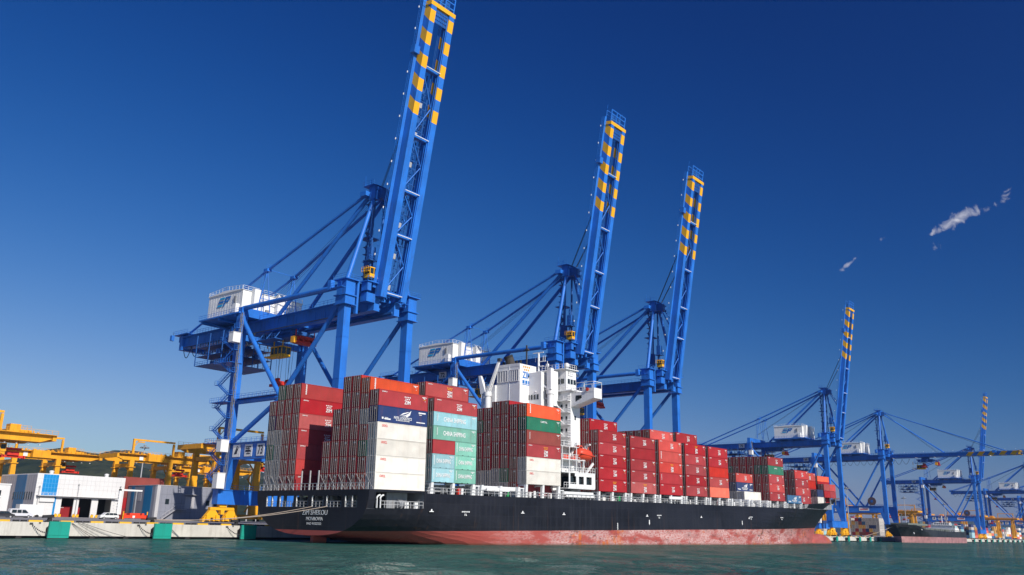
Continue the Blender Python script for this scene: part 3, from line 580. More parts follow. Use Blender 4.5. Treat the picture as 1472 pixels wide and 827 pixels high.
ship = empty('container_ship'); ship.matrix_world = MS
tag(ship, 'long black-hulled container ship with worn red bottom band and white bridge tower', 'ship')
LV = [0, -.35, -1.7, -3.1, -4.1, -5, -6.2, -7.05, -7.6, -8.2, -9, -10.5, -13, -17, -21]
XS = [-1.1, -.4, .5, 3, 6, 9, 12.2, 13, 16, 20, 25, 30, 38, 48, 60, 75, 90, 105, 120, 135, 150, 160, 170, 180, 190, 199, 200.5, 206]
NP = 18
def st_pt(i, lv, side):
    z = LV[lv]
    if i < len(XS):
        x = XS[i]; zt = ztop(x) if x > 199.9 else 0.0
        if z > -5: z = -5+(z+5)*(zt+5)/5
    else:
        t = (i-len(XS)+1)/NP; t = 1-(1-t)**1.25
        zz = z; x = 206
        for _ in range(6):
            x = 206+(stem(zz)-206)*t; zt = ztop(x); zz = -5+(z+5)*(zt+5)/5 if z > -5 else z
        z = zz
    zb = lerp_tab([(-1.1, -7.95), (12, -9.4), (30, -13.5), (60, -21)], x); z = max(z, zb)
    return (x, CY+side*half(x, z), z)
hm = MB(); NI = len(XS)+NP
for side in (-1, 1):
    base = len(hm.v); 
    for i in range(NI):
        for k in range(len(LV)): hm.v.append(st_pt(i, k, side))
    K = len(LV)
    for i in range(NI-1):
        for k in range(K-1):
            x0 = XS[i] if i < len(XS) else 207
            if k == 0 and 12.9 <= x0 < 199.5: continue
            if k in (1, 2) and .4 < x0 < 12.1: continue
            a = base+i*K+k; q = (a, a+K, a+K+1, a+1)
            hm.f.append(q if side < 0 else q[::-1]); hm.m.append(0); hm.sm.append(True)
# transom with mooring-deck openings
OPN = [(3.0, 4.4), (4.6, 6.2), (7.2, 11.3), (12.1, 15.4), (16.6, 20.0), (20.8, 25.0), (25.8, 27.4), (27.6, 29.1)]
def hb(z): return half(-1.1, z)
zs = [0, -1.05, -3.0, -3.6]
ys = [None]+[y for o in OPN for y in o]+[None]
for (za, zb_) in zip(zs[:-1], zs[1:]):
    for j in range(len(ys)-1):
        if za == -1.05 and j % 2 == 1: continue
        def yy(v, z, lo): return v if v is not None else (CY-hb(z) if lo else CY+hb(z))
        a0, a1, b0, b1 = yy(ys[j], za, True), yy(ys[j+1], za, False), yy(ys[j], zb_, True), yy(ys[j+1], zb_, False)
        hm.add([(-1.1, a0, za), (-1.1, a1, za), (-1.1, b1, zb_), (-1.1, b0, zb_)], [(0, 1, 2, 3)])
zl = [-3.6, -4.1, -5, -6.2, -7.05, -7.4, -7.7, -7.88, -7.95]
for za, zb_ in zip(zl[:-1], zl[1:]):
    hm.add([(-1.1, CY-hb(za), za), (-1.1, CY+hb(za), za), (-1.1, CY+hb(zb_), zb_), (-1.1, CY-hb(zb_), zb_)], [(0, 1, 2, 3)])
# bulb, rudder, skeg
hm.sphere((248.5, CY, -13.6), 1, 20, 14, 0, (14.5, 3.3, 4.3))
hm.hexa([(-.3, CY-.6, -14), (2.6, CY-.6, -14), (2.6, CY+.6, -14), (-.3, CY+.6, -14), (.1, CY-.35, -7.6), (3.2, CY-.35, -7.6), (3.2, CY+.35, -7.6), (.1, CY+.35, -7.6)])
hull = hm.build('hull', HULL, ship)
for p in hull.data.polygons: p.use_smooth = False
# decks and inner bulkheads
m = MB(); xs = [-1.0, .5, 6, 13]
def deck(z, x0, x1, n=1, th=.12, ins=.06, mi=0):
    for i in range(n):
        a = x0+(x1-x0)*i/n; b = x0+(x1-x0)*(i+1)/n; ha = half(a, min(z, 1))-ins; hb_ = half(b, min(z, 1))-ins
        m.hexa([(a, CY-ha, z-th), (b, CY-hb_, z-th), (b, CY+hb_, z-th), (a, CY+ha, z-th), (a, CY-ha, z), (b, CY-hb_, z), (b, CY+hb_, z), (a, CY+ha, z)], mi)
deck(-.03, -1.0, 13, 4, .3); deck(-3.1, -1.0, 13, 4); deck(-.37, 13, 200, 24); deck(-.2, 200.5, 262, 10)
m.box(12.5, 12.7, .3, 31.9, -3.1, -.35); m.box(6.5, 6.7, 9, 23, -3.1, -.35); m.box(.4, 3.6, 13.4, 14.2, -3.1, -.4); m.box(12.8, 13.2, .1, 32.1, -.5, -.05)
for y in (6.7, 11.7, 16, 20.4, 25.4): m.box(.2, .7, y-.2, y+.2, -3.1, -.35)
m.build('deck', GREY, ship)
m = MB()                                   # light reveals of the openings and the curved bulwark ends
for a, b in OPN: m.box(-1.05, -.8, b-.02, b+.06, -3.0, -1.05); m.box(-1.05, -.6, a, b, -3.05, -2.98)
for k in range(8):
    t0, t1 = math.pi/2*k/8, math.pi/2*(k+1)/8
    for xx in (.9, 1.7): m.bar((xx+.0+.8*(1-math.cos(t0)), .25, -3.0+1.4+.7*math.sin(t0)), (xx+.8*(1-math.cos(t1)), .25, -3.0+1.4+.7*math.sin(t1)), .14, .25)
for xx in (.95, 1.75): m.box(xx-.07, xx+.07, .12, .38, -3.1, -1.6)
for x in (8.9, 9.4, 11.2, 11.7): m.tube((x, 1.4, -3.1), (x, 1.4, -2.0), .25, 10)
for y in (8, 9, 13, 17.6, 18.4, 22, 23.5): m.tube((.9, y, -3.1), (.9, y, -2.2), .22, 10)
m.build('opening_frame', WHT2, ship)
m = MB()
for a, b in OPN: m.rail([(-1.0, a+.1, -3.0), (-1.0, b-.1, -3.0)], h=1.0, sp=.8, t=.07)
m.rail([(1.6, .15, -3.05), (12.1, .15, -3.05)], h=1.15, sp=1.0, t=.09)
m.rail([(-1.0, .5, 0), (-1.0, 31.7, 0)], h=1.15, sp=1.15, t=.07)
for y in np.arange(.6, 31.7, 2.3): m.box(-1.02, -.9, y-.11, y+.11, 0, 1.2)
for s0, s1 in ((13.2, 199),): m.rail([(s0, .1, -.35), (s1, .1, -.35)], h=1.1, sp=1.7, t=.07); m.rail([(s0, 32.1, -.35), (s1, 32.1, -.35)], h=1.1, sp=3, t=.07)
m.build('deck_railing', RAILG, ship)
m = MB()                                   # mooring gear in the dark of the after deck
for y in (10, 19, 24): m.tube((3.5, y-1.4, -2.0), (3.5, y+1.4, -2.0), .8, 12); m.box(3, 4.2, y-1.6, y-1.4, -3.1, -1.1); m.box(3, 4.2, y+1.4, y+1.6, -3.1, -1.1)
m.box(5, 10, 2.2, 2.5, -3.1, -.4); m.tube((7, 1.6, -2.3), (8.2, 1.6, -2.3), .7, 12); m.build('mooring_winch', GREY, ship)

# posts that carry the outer containers, coaming, passage behind
BAYS = [14.0, 28.1, 42.2, 69.6, 83.75, 97.9, 112.05, 126.2, 140.3, 154.4, 168.0, 182.0]
for X0 in BAYS:
    zt_ = 2.35 if X0 == 42.2 else 1.70
    for k, x in enumerate((X0+.35, X0+6.1, X0+11.85)):
        w = .42; m = MB()
        m.hexa([(x-w, .3, -.35), (x+w, .3, -.35), (x+w, .75, -.35), (x-w, .75, -.35), (x-w*.7, .12, zt_), (x+w*.7, .12, zt_), (x+w*.7, .75, zt_), (x-w*.7, .75, zt_)])
        m.box(x-.15, x+.15, .75, 2.4, zt_-.35, zt_); m.hexa([(x-w, 30.6, -.35), (x+w, 30.6, -.35), (x+w, 31.9, -.35), (x-w, 31.9, -.35), (x-w*.8, 30, zt_), (x+w*.8, 30, zt_), (x+w*.8, 32.0, zt_), (x-w*.8, 32.0, zt_)])
        m.box(x-.12, x+.12, 2.4, 30.6, zt_-.5, zt_-.25); m.build('container_post', WHT2, ship)
    m = MB(); m.box(X0+12.35, X0+12.6, .4, 2.4, -.35, 1.5); m.box(X0+12.25, X0+13.8, .35, .6, 1.35, 1.55); m.box(X0+13.5, X0+13.7, .4, 2.4, -.35, 1.5); m.build('side_frame', WHT2, ship)
m = MB()
X0 = 28.1; m.box(X0, X0+12, .9, 1.3, .9, 1.6); m.build('gangway', WHT2, ship); m = MB(); m.box(X0+2, X0+9, .4, .55, .6, 1.3); m.build('gangway', WHT2, ship); m = MB()
m.box(57, 68, .3, .5, .1, .9); m.box(56, 67.5, .25, .4, .7, 1.3)
for i in range(14): x = 56.5+i*.85; m.bar((x, .3, .1), (x+.6, .3, .75), .08)
m.build('gangway', WHT2, ship)
m = MB(); m.box(103, 110, .2, .35, .6, 1.4); m.build('gangway', WHT2, ship)
m = MB(); m.box(13.3, 56, 2.6, 29.6, -.35, -.05); m.box(13.3, 55.5, 2.6, 2.8, -.35, 1.4, 0); m.box(69.5, 196, 2.6, 29.6, -.35, 1.62); m.box(196, 236, 4.6, 27.6, -.2, 1.6); m.box(208, 240, 5.2, 26.8, 1.6, 1.95)
for x in range(14, 196, 7): m.box(x, x+.2, 2.35, 2.6, -.35, 1.3)
m.build('hatch_coaming', GREY, ship)
m = MB(); rnd = random.Random(3)           # small deck gear in the passage: reels, vents, pipes
for i in range(110):
    x = 14+rnd.random()*182
    if 55 < x < 70: continue
    y = 1.3+rnd.random()*.9; h_ = .5+rnd.random()*1.1; k = rnd.random()
    if k < .35: m.tube((x, y, -.35), (x, y, -.35+h_), .18+.15*rnd.random(), 8, 0 if k < .2 else 1)
    elif k < .7: m.box(x, x+.3+rnd.random()*.9, y, y+.4, -.35, -.35+h_, 0)
    else: m.tube((x, y, .3), (x+.35, y, .3), .45, 10, 1)
m.box(14, 196, 2.2, 2.34, .2, .3, 0); m.box(14, 196, 2.2, 2.34, .7, .8, 0)
for x, mi in ((22.2, 2), (23.1, 0), (37, 3), (76, 2), (79.5, 3), (133, 2)): m.box(x, x+.6, .9, 1.4, -.35, .9, mi)
m.build('deck_gear', [WHT2, GREY, REDP, paint('valve_green', (.02, .35, .10), .5)], ship)
m = MB()                                   # lashing rods crossed at the foot of the after stacks
for r in list(range(0, 6))+list(range(9, 13)):
    y = r*2.48
    for a, b in ((.1, 2.3), (2.3, .1)): m.bar((-.18, y+a, .05), (-.1, y+b, 2.7), .05)
for y in np.arange(14.9, 22.3, 2.48): m.bar((-.3, y, 0), (-.3, y, 3.5 if y < 20 else 5.4), .2, .2)
m.build('lashing_rod', RAILG, ship)

# ---- superstructure
sup = m_ = MB()
def windows(mb, face, u0, u1, n, z0, z1, w, mi, a):
    for i in range(n):
        c = u0+(u1-u0)*(i+.5)/n
        if face == 'W': mb.box(a-.03, a+.02, c-w/2, c+w/2, z0, z1, mi)
        else: mb.box(c-w/2, c+w/2, a-.03, a+.02, z0, z1, mi)
m = MB(); m.box(57.0, 63.4, 14.0, 21.3, -.35, 31.5); m.box(56.95, 57.0, 14.0, 21.3, 28.0+2.9, 31.6)
m.box(56.94, 57.0, 14.0, 21.3, 21.5, 21.6); m.box(56.93, 57, 17.2, 17.35, 0, 31.5)
cas = m.build('engine_casing', WHT2, ship)
m = MB()
for a, b in ((14.3, 17.0), (17.7, 20.9)):
    m.box(56.90, 56.99, a, b, 27.35, 30.0, 1)
    for k in range(5): y = a+(b-a)*k/4; m.box(56.84, 56.99, y-.07, y+.07, 27.3, 30.1, 0)
    m.box(56.84, 56.99, a-.1, b+.1, 30.0, 30.15, 0); m.box(56.84, 56.99, a-.1, b+.1, 27.25, 27.4, 0)
m.build('louvre', [WHT2, paint('louvre_grey', (.42, .42, .44), .6, dirt=.5)], cas)
text_obj('ZIM', 3.2, 1.6, TXB, cas, 'lettering', face_S(59.6, 13.97, 28.9), bold=.02)
m = MB()
for i in range(3): m.box(58.0+i*1.1, 58.0+i*1.1+.8, 13.94, 13.99, 26.8, 27.6)
m.box(58.0, 61.2, 13.94, 13.99, 26.5, 26.65); m.build('lettering', TXB, cas)
m = MB()
for r_, nn in ((30.9, 4), (30.2, 3)):
    for i in range(nn): c = 59.6+(i-(nn-1)/2)*.75; m.bx((c, 13.96, r_), (.42, .05, .42))
m.build('lettering', TXY, cas)
m = MB(); m.tube((59.5, 18.7, 31.5), (58.8, 19.0, 33.7), 1.2, 18, 0, 1.1); m.tube((58.8, 19.0, 33.6), (58.6, 19.1, 34.1), 1.15, 18, 1)
for y in (15, 16.2, 20.4): m.tube((58.5, y, 31.5), (58.5, y, 32.6), .3, 10, 1)
m.box(58.6, 60.4, 17.2, 20.4, 31.5, 32.0, 0); m.build('funnel', [paint('sooty_steel', (.06, .052, .047), .8, dirt=.8, dcol=(.01, .01, .01)), BLK], ship)
# accommodation block with decks
m = MB(); m.box(65.4, 69.3, 5.1, 27.1, -.35, 25.2); m.box(65.2, 69.3, 6.2, 26.0, 25.2, 30.4); m.box(60.5, 65.4, 10.2, 22, 21, 29.6); m.box(63.4, 65.4, 11, 21, -.35, 26)
m.box(56.5, 63, 21.3, 25.6, -.35, 26.8)
acc = m.build('accommodation_block', WHT2, ship)
m = MB()
for k, z in enumerate((5.6, 8.4, 11.3, 14.2, 17.1, 20.0, 22.8)):
    m.box(64.0, 65.4, 5.0, 10.5, z-.12, z); m.rail([(64.0, 10.4, z), (64.0, 5.1, z), (65.4, 5.1, z)], sp=.9, t=.07)
    m.bar((64.2, 6.2, z-2.8), (64.2, 9.6, z), .6, .15)
m.build('side_deck', WHT2, acc)
m = MB()
for z in (6.6, 9.5, 12.4, 15.3, 18.2, 21.1): windows(m, 'W', 5.6, 9.8, 3, z, z+.9, .55, 0, 65.4)
for z in (18.3, 22.0): m.box(67.0, 67.5, 5.04, 5.1, z, z+1.0)
for y in np.arange(6.8, 25.5, 1.35): m.box(65.12, 65.2, y, y+.95, 27.0, 28.2)
for x in (65.8, 67.0, 68.2): m.box(x, x+.9, 6.14, 6.2, 27.0, 28.2)
for y in np.arange(11, 14, .9): m.box(60.44, 60.5, y, y+.5, 23.0, 24.2)
m.build('window', GLS, acc)
# bridge deck, wings
m = MB(); m.box(64.6, 69.5, 4.2, 28, 25.1, 25.35); m.rail([(64.6, 13, 25.35), (64.6, 4.2, 25.35)], sp=1.0, t=.07); m.box(64.3, 69.6, 5.6, 26.6, 30.4, 30.6)
m.rail([(64.5, 13, 30.6), (64.5, 5.8, 30.6), (69, 5.8, 30.6)], sp=.9, t=.07)
m.build('bridge_deck', WHT2, acc)
for sg in (1, -1):
    Yq = (lambda y: y) if sg > 0 else (lambda y: 32.2-y)
    m = MB()
    pts = [(5.1, 21.3), (-1.5, 23.0), (-1.5, 24.55), (5.1, 24.55)]   # side plates cut with an opening, sloping bottom
    for x in (65.6, 68.9):
        m.add([(x, Yq(5.1), 21.3), (x, Yq(3.8), 21.65), (x, Yq(3.8), 24.55), (x, Yq(5.1), 24.55)], [(0, 1, 2, 3)]); m.add([(x, Yq(2.0), 22.1), (x, Yq(-1.5), 23.0), (x, Yq(-1.5), 24.55), (x, Yq(2.0), 24.55)], [(0, 1, 2, 3)])
        m.add([(x, Yq(3.8), 23.9), (x, Yq(2.0), 23.9), (x, Yq(2.0), 24.55), (x, Yq(3.8), 24.55)], [(0, 1, 2, 3)]); m.add([(x, Yq(3.8), 21.65), (x, Yq(2.0), 22.1), (x, Yq(2.0), 23.2), (x, Yq(3.8), 22.4)], [(0, 1, 2, 3)])
    m.hexa([(65.6, Yq(-1.5), 22.95), (68.9, Yq(-1.5), 22.95), (68.9, Yq(5.1), 21.25), (65.6, Yq(5.1), 21.25), (65.6, Yq(-1.5), 23.05), (68.9, Yq(-1.5), 23.05), (68.9, Yq(5.1), 21.35), (65.6, Yq(5.1), 21.35)])
    y0, y1 = sorted((Yq(-1.55), Yq(-1.45))); m.box(65.6, 68.9, y0, y1, 23.0, 25.4); y0, y1 = sorted((Yq(-1.5), Yq(1.0))); m.box(65.55, 65.65, y0, y1, 24.5, 25.4); m.box(68.85, 68.95, y0, y1, 24.5, 25.4)
    y0, y1 = sorted((Yq(-1.5), Yq(5.0))); m.box(65.6, 68.9, y0, y1, 24.5, 24.6)
    m.rail([(65.6, Yq(1), 24.6), (65.6, Yq(5), 24.6)], sp=.8, t=.08); m.bar((65.6, Yq(-1.5), 26.9), (65.6, Yq(3.6), 26.9), .12); m.bar((68.9, Yq(-1.5), 26.9), (68.9, Yq(3.6), 26.9), .12); m.bar((65.6, Yq(-1.5), 26.9), (68.9, Yq(-1.5), 26.9), .12)
    for x in (65.6, 68.9):
        for y in (-1.5, 1.2, 3.6): m.bar((x, Yq(y), 24.6), (x, Yq(y), 26.9), .1)
    m.tube((65.45, Yq(.2), 25.1), (65.3, Yq(.2), 25.1), .42, 14, 1)
    m.build('bridge_wing', [WHT2, ORG], acc)
m = MB()                                   # masts, radar, satellite dome, exhaust clutter
m.bar((61.5, 15.5, 31.5), (61.5, 15.5, 36.8), .3, m=1); m.bar((61.5, 14.7, 35.4), (61.5, 16.6, 35.4), .2, m=1); m.box(61.2, 61.8, 15.0, 15.9, 35.6, 35.9, 1)
m.tube((66.5, 15.6, 30.6), (66.5, 15.6, 35.6), .28, 10); m.bar((66.5, 14.1, 35.7), (66.5, 17.4, 35.7), .22); m.bar((66.5, 13.5, 33.4), (66.5, 15.6, 33.4), .2); m.bar((66.5, 14.2, 32.2), (66.5, 15.6, 32.2), .5, .2)
for y in (13.6, 14.2, 16.6): m.bar((66.5, y, 33.4), (66.5, y, 34.8), .1)
m.sphere((66.8, 7.2, 31.6), .72, 16, 10); m.tube((66.8, 7.2, 27.5), (66.8, 7.2, 31.2), .32, 10); m.box(65.9, 67.8, 6.0, 8.5, 29.0, 29.15); m.rail([(65.9, 8.5, 29.15), (65.9, 6.0, 29.15), (67.8, 6.0, 29.15)], h=.9, sp=.7, t=.06)
m.bar((66.0, 12.5, 30.6), (66.0, 12.5, 33.2), .12); m.box(65.8, 66.3, 12.2, 12.8, 31.8, 32.5); m.box(62.8, 64.6, 8.2, 9.3, 21.5, 29.9); m.build('mast', [WHT2, DGREY], acc)
m = MB()                                   # stairs and platforms between casing and accommodation
for k in range(5): z = 14+k*2.8; a, b = (11.2, 13.8) if k % 2 else (13.8, 11.2); m.bar((63.0, a, z), (63.0, b, z+2.8), .7, .16); m.box(61.5, 64.2, 10.6, 14, z+2.75, z+2.85); m.rail([(61.5, 14, z+2.85), (61.5, 10.6, z+2.85)], sp=.9, t=.06)
m.bar((60.5, 12.0, 25), (64.5, 8.2, 21.6), .5, .3)
m.box(57.2, 63.4, 12.6, 14, 20.4, 20.5); m.rail([(57.2, 12.6, 20.5), (63.4, 12.6, 20.5)], sp=.9, t=.06); m.build('outside_stairs', WHT2, acc)
# provision derricks
for px_, py, pz, tip in ((55.3, 22.6, 24.0, (55.5, 19.2, 32.6)), (62.0, 8.6, 24.2, (61.6, 14.9, 29.0))):
    d = MB(); d.tube((px_, py, -.3 if px_ < 56 else 10), (px_, py, pz), .75, 16); d.tube((px_, py, pz), (px_, py, pz+1.0), .95, 16)
    if px_ < 56: d.hexa([(px_-.6, py+.2, pz+.6), (px_+.6, py+.2, pz+.6), (px_+.6, py+1.9, pz+.6), (px_-.6, py+1.9, pz+.6), (px_-.3, py+2.2, pz+5.2), (px_+.3, py+2.2, pz+5.2), (px_+.3, py+2.9, pz+5.2), (px_-.3, py+2.9, pz+5.2)])
    else: d.box(px_-.6, px_+.6, py-.6, py+.6, pz, pz+6.2); d.box(px_-.9, px_+.9, py-.9, py+.9, pz+1, pz+1.15)
    b0 = Vector((px_, py-.3, pz+1.0)); t_ = Vector(tip)
    for dx in (-.35, .35): d.bar(b0+Vector((dx, 0, 0)), t_+Vector((dx*.4, 0, 0)), .3, .45)
    for k in range(7): q = b0+(t_-b0)*(k/7); q2 = b0+(t_-b0)*((k+1)/7); w = .35*(1-k/12); d.bar(q+Vector((-w, 0, 0)), q2+Vector((w, 0, 0)), .12)
    d.box(tip[0]-.4, tip[0]+.4, tip[1]-.5, tip[1]+.4, tip[2]-.3, tip[2]+.4, 1); d.build('provision_crane', [WHT2, DGREY], ship)
# lower block, boat deck, davits
m = MB(); X0, X1 = 57.6, 68.3
m.box(55, X1, .2, 10, 5.45, 5.65); m.box(55, X1-4, .2, 10, 8.3, 8.45); m.box(55, 64, .4, 10, 11.2, 11.3)
m.box(60.2, X1, .262, .35, 4.75, 5.45); m.box(58.0, X1, .268, .35, 2.2, 3.0)
for x, w in ((58.1, .5), (61.2, 1.0), (64.2, 1.0), (67.6, 1.4)): m.box(x-w/2, x+w/2, .25, .4, 2.21, 5.44)
m.box(57.6, X1, .3, 5, 2.0, 2.2); m.box(X1-.1, X1, .3, 8, 2.0, 5.5)
for z, a, b in ((2.2, 56, 61), (5.65, 55, X1), (8.45, 55, 64), (11.3, 55, 62)): m.rail([(a, .3, z), (b, .3, z)], sp=.9, t=.07)
for x in (55.4, 58.2, 61, 63.8): m.bar((x, .4, 5.6), (x, .4, 11.3), .18)
m.box(56, 63, 3, 9, 5.65, 11.2); m.box(64, 68, 4, 9, 5.65, 8.3); m.box(55.5, 57.5, 3, 5, .0, 5.5); m.tube((60.2, 1.1, 5.7), (60.2, 1.1, 7.0), .5, 12)
m.bar((60.6, 2.6, 8.4), (62.6, 1.4, 12.3), .4, .5); m.bar((65.4, .9, 5.6), (68.5, .9, 8.0), .35, .5); m.bar((67, 3.0, 5.6), (67.6, 2.2, 12.0), .4, .5); m.bar((67.6, 2.2, 12.0), (67.3, .9, 12.3), .35, .35); m.bar((62.6, 1.4, 12.2), (62.2, .9, 12.1), .35, .35)
m.build('boat_deck', WHT2, acc)
m = MB(); m.box(61.3, 61.35, .5, 5, 2.4, 4.8); 
for a, b in ((58.6, 60.6), (61.8, 63.6), (64.8, 66.8)): m.box(a, b, .9, 1.0, 3.0, 4.75)
m.build('window', GLS, acc)
m = MB(); m.box(56.0, 58.5, .5, 1.4, 8.45, 9.4); m.box(59.5, 61, .5, 1.4, 8.45, 9.2); m.build('raft_canister', ORG, acc)
# lifeboat
lb = MB(); ring = []; nseg = 14; prof = [(-3.6, .1, 0), (-3.4, .9, .1), (-2.6, 1.4, .2), (0, 1.55, .2), (2.2, 1.45, .15), (3.2, 1.0, .1), (3.7, .15, .3)]
for X_, r_, dz in prof:
    for i in range(nseg): t = 2*math.pi*i/nseg; lb.v.append((X_, r_*math.cos(t), dz+(r_*(1.0 if math.sin(t) < 0 else .85))*math.sin(t)))
for j in range(len(prof)-1):
    for i in range(nseg): lb.f.append((j*nseg+i, (j+1)*nseg+i, (j+1)*nseg+(i+1) % nseg, j*nseg+(i+1) % nseg)); lb.m.append(0); lb.sm.append(True)
lb.hexa([(-3.2, -.7, .6), (-1.2, -.7, .8), (-1.2, .7, .8), (-3.2, .7, .6), (-3.0, -.55, 1.9), (-1.6, -.55, 1.95), (-1.6, .55, 1.95), (-3.0, .55, 1.9)])
lb.box(-3.3, 3.3, -1.6, 1.6, -.12, .02)
for x in (-2.5, 2.5): lb.tube((x, 0, 1), (x, 0, 2.0), .12, 8)
lbo = lb.build('lifeboat', ORG); tag(lbo, 'orange enclosed lifeboat hanging beside the ship\'s white superstructure', 'lifeboat')
lbo.matrix_world = MS @ Matrix.Translation((64.4, .9, 9.75)) @ Matrix.Rotation(R(4), 4, 'Y') @ Matrix.Diagonal((.78, 1.0, 1.0, 1))
w = MB(); 
for x in (-2.6, -2.1): w.box(x-.15, x+.15, -.72, -.6, 1.3, 1.65)
w.build('window', GLS, lbo)
# stern writing, draught marks, tug marks
text_obj('ZIM SHEKOU', 7.1, .86, TXW, ship, 'ship_name', face_W(-1.14, 14.3, -3.95), bold=.0)
text_obj('MONROVIA', 4.7, .62, TXW, ship, 'home_port', face_W(-1.14, 14.25, -5.05), bold=.0)
text_obj('IMO 9322322', 4.1, .42, TXW, ship, 'hull_number', face_W(-1.14, 14.3, -5.9), bold=.0)
m = MB()
for x, z in ((14.2, -3.6), (41, -3.6), (55.5, -3.75), (91, -3.8), (120, -3.9), (151, -4.0)): m.box(x-.55, x+.55, -.03, -.004, z, z+.14); m.prism([(x-.2, z+.14), (x+.2, z+.14), (x+.12, z+.5), (x-.12, z+.5)], 'y', -.03, -.004)
for x in (23.5, 97, 152.5, 176): 
    for k in range(7): m.box(x-1.1+k*.33, x-.9+k*.33, -.03, -.004, -3.6+.03*(k % 2), -3.36)
    m.box(x-.3, x-.15, -.03, -.004, -4.2, -3.8); m.box(x+.05, x+.3, -.03, -.004, -4.2, -4.05); m.box(x+.05, x+.15, -.03, -.004, -4.05, -3.8)
for x in (92, 146): m.prism([(x-.3, -5.3), (x+.3, -5.3), (x, -5.9)], 'y', -.03, -.004); m.box(x-.18, x+.18, -.03, -.004, -5.3, -4.6)
for k in range(7): m.box(77.0+.1*(k % 2), 77.4, -.03, -.004, -6.9+.28*k*.8, -6.75+.28*k*.8)
m.build('hull_mark', TXW, ship)
m = MB(); m.rail([(208, 4.5, 2.0), (240, 9.3, 3.0), (256, 12.8, 4.0), (270, 16, 4.6)], h=1.1, sp=2, t=.09); m.tube((262, CY, 0), (262, CY, 13), .3, 10); m.box(238.5, 240, 6.5, 8.5, 2, 3.6)
for a, b in (((231, 5.2, 1.8), (238, 7, 4.2)), ((236, 6.2, 2), (238.5, 8.5, 5))): m.bar(a, b, .3)
m.build('bow_railing', RAILG, ship)

# ================================================================ CONTAINERS
def cont_body(Lc, h=2.896):
    m = MB(); w = 2.44; p = .09
    for x in (0, Lc-.16):
        for y in (0, w-.14): m.box(x, x+.16, y, y+.14, 0, h)
    for y in (0.004, w-.11): m.box(.16, Lc-.16, y, y+.106, 0.02, .16); m.box(.16, Lc-.16, y, y+.106, h-.12, h-.01)
    for x in (0.003, Lc-.11): m.box(x, x+.107, .14, w-.14, .01, .15); m.box(x, x+.107, .14, w-.14, h-.14, h-.012)
    for y0, sg in ((.022, 1), (w-.022, -1)):
        n = int((Lc-.32)/.278); dx = (Lc-.32)/n; prof = []
        for i in range(n): x = .16+i*dx; prof += [(x, 0), (x+dx*.26, 0), (x+dx*.5, .04), (x+dx*.76, .04)]
        prof.append((Lc-.16, 0)); vs = []
        for x, d in prof: vs += [(x, y0+sg*d, .16), (x, y0+sg*d, h-.12)]
        m.add(vs, [((2*i, 2*i+2, 2*i+3, 2*i+1) if sg > 0 else (2*i, 2*i+1, 2*i+3, 2*i+2)) for i in range(len(prof)-1)])
    m.add([(.1, .1, h-.03), (Lc-.1, .1, h-.03), (Lc-.1, w-.1, h-.03), (.1, w-.1, h-.03)], [(0, 1, 2, 3)]); m.add([(.1, .1, .05), (Lc-.1, .1, .05), (Lc-.1, w-.1, .05), (.1, w-.1, .05)], [(3, 2, 1, 0)])
    x = Lc-.06; vs = []; n = 10; pr = []
    for i in range(n): y = .14+i*(w-.28)/n; d = (w-.28)/n; pr += [(y, 0), (y+d*.3, 0), (y+d*.5, .04), (y+d*.8, .04)]
    pr.append((w-.14, 0))
    for y, d in pr: vs += [(x-d, y, .15), (x-d, y, h-.14)]
    m.add(vs, [(2*i, 2*i+2, 2*i+3, 2*i+1) for i in range(len(pr)-1)])
    if Lc < 7:
        for xx in (2.0, 3.6): m.box(xx, xx+.36, -.004, .05, .0, .12, 1)
    return m.mesh('shipping_container')
def door_mesh(h=2.896):
    m = MB(); w = 1.07; m.box(.03, .07, 0, w, .16, h-.15)
    for z in (.20, .78, 1.36, 1.94, 2.52): m.box(.012, .03, .05, w-.05, z, min(z+.40, h-.18))
    m.box(.0, .03, -.015, .045, .16, h-.15, 1); m.box(.0, .03, w-.045, w+.015, .16, h-.15, 1); m.box(.004, .03, .045, w-.045, .12, .185, 1); m.box(.004, .03, .045, w-.045, h-.19, h-.13, 1)
    for y in (.20, .34, .71, .85): m.box(.006, .012, y-.02, y+.02, .2, h-.2, 1)  # black strips either side of each bar paint in its shade
    return m.mesh('door')
def bars_mesh(h=2.896):
    m = MB()
    for y in (.27, .78):
        m.tube((-.03, y, .06), (-.03, y, h-.06), .045, 6)
        for z in (.12, .7, 2.1, h-.14): m.box(-.06, .01, y-.06, y+.06, z-.03, z+.03)
    m.box(-.055, -.03, .27, .5, 1.02, 1.07); m.box(-.055, -.03, .55, .78, 1.02, 1.07)
    return m.mesh('locking_bars')
def patch_mesh(h=2.896):
    m = MB(); m.prism([(.45, h-.66), (1.0, h-.66), (1.0, h-.36), (.5, h-.36), (.5, h-.5), (.45, h-.5)], 'x', -.012, 0); return m.mesh('door_marking')
CB = {40: cont_body(12.19), 20: cont_body(6.06)}
DM, BM_, PM = door_mesh(), bars_mesh(), patch_mesh()
BARM = paint('galvanised_bar', (.24, .22, .22), .5, .15, .4, (.16, .10, .08)); SEAL_AND_SHADE = BLK; PATCHM = RAILG
for me in CB.values(): me.materials.append(None); me.materials.append(BLK)
DM.materials.append(None); DM.materials.append(SEAL_AND_SHADE); BM_.materials.append(BARM); PM.materials.append(PATCHM)
def cm(name, col, **k): 
    a = dict(rough=.6, var=.13, dirt=.45, dcol=(.16, .06, .035), scale=.35, rnd=.17, spec=.25); a.update(k); return paint(name, col, **a)
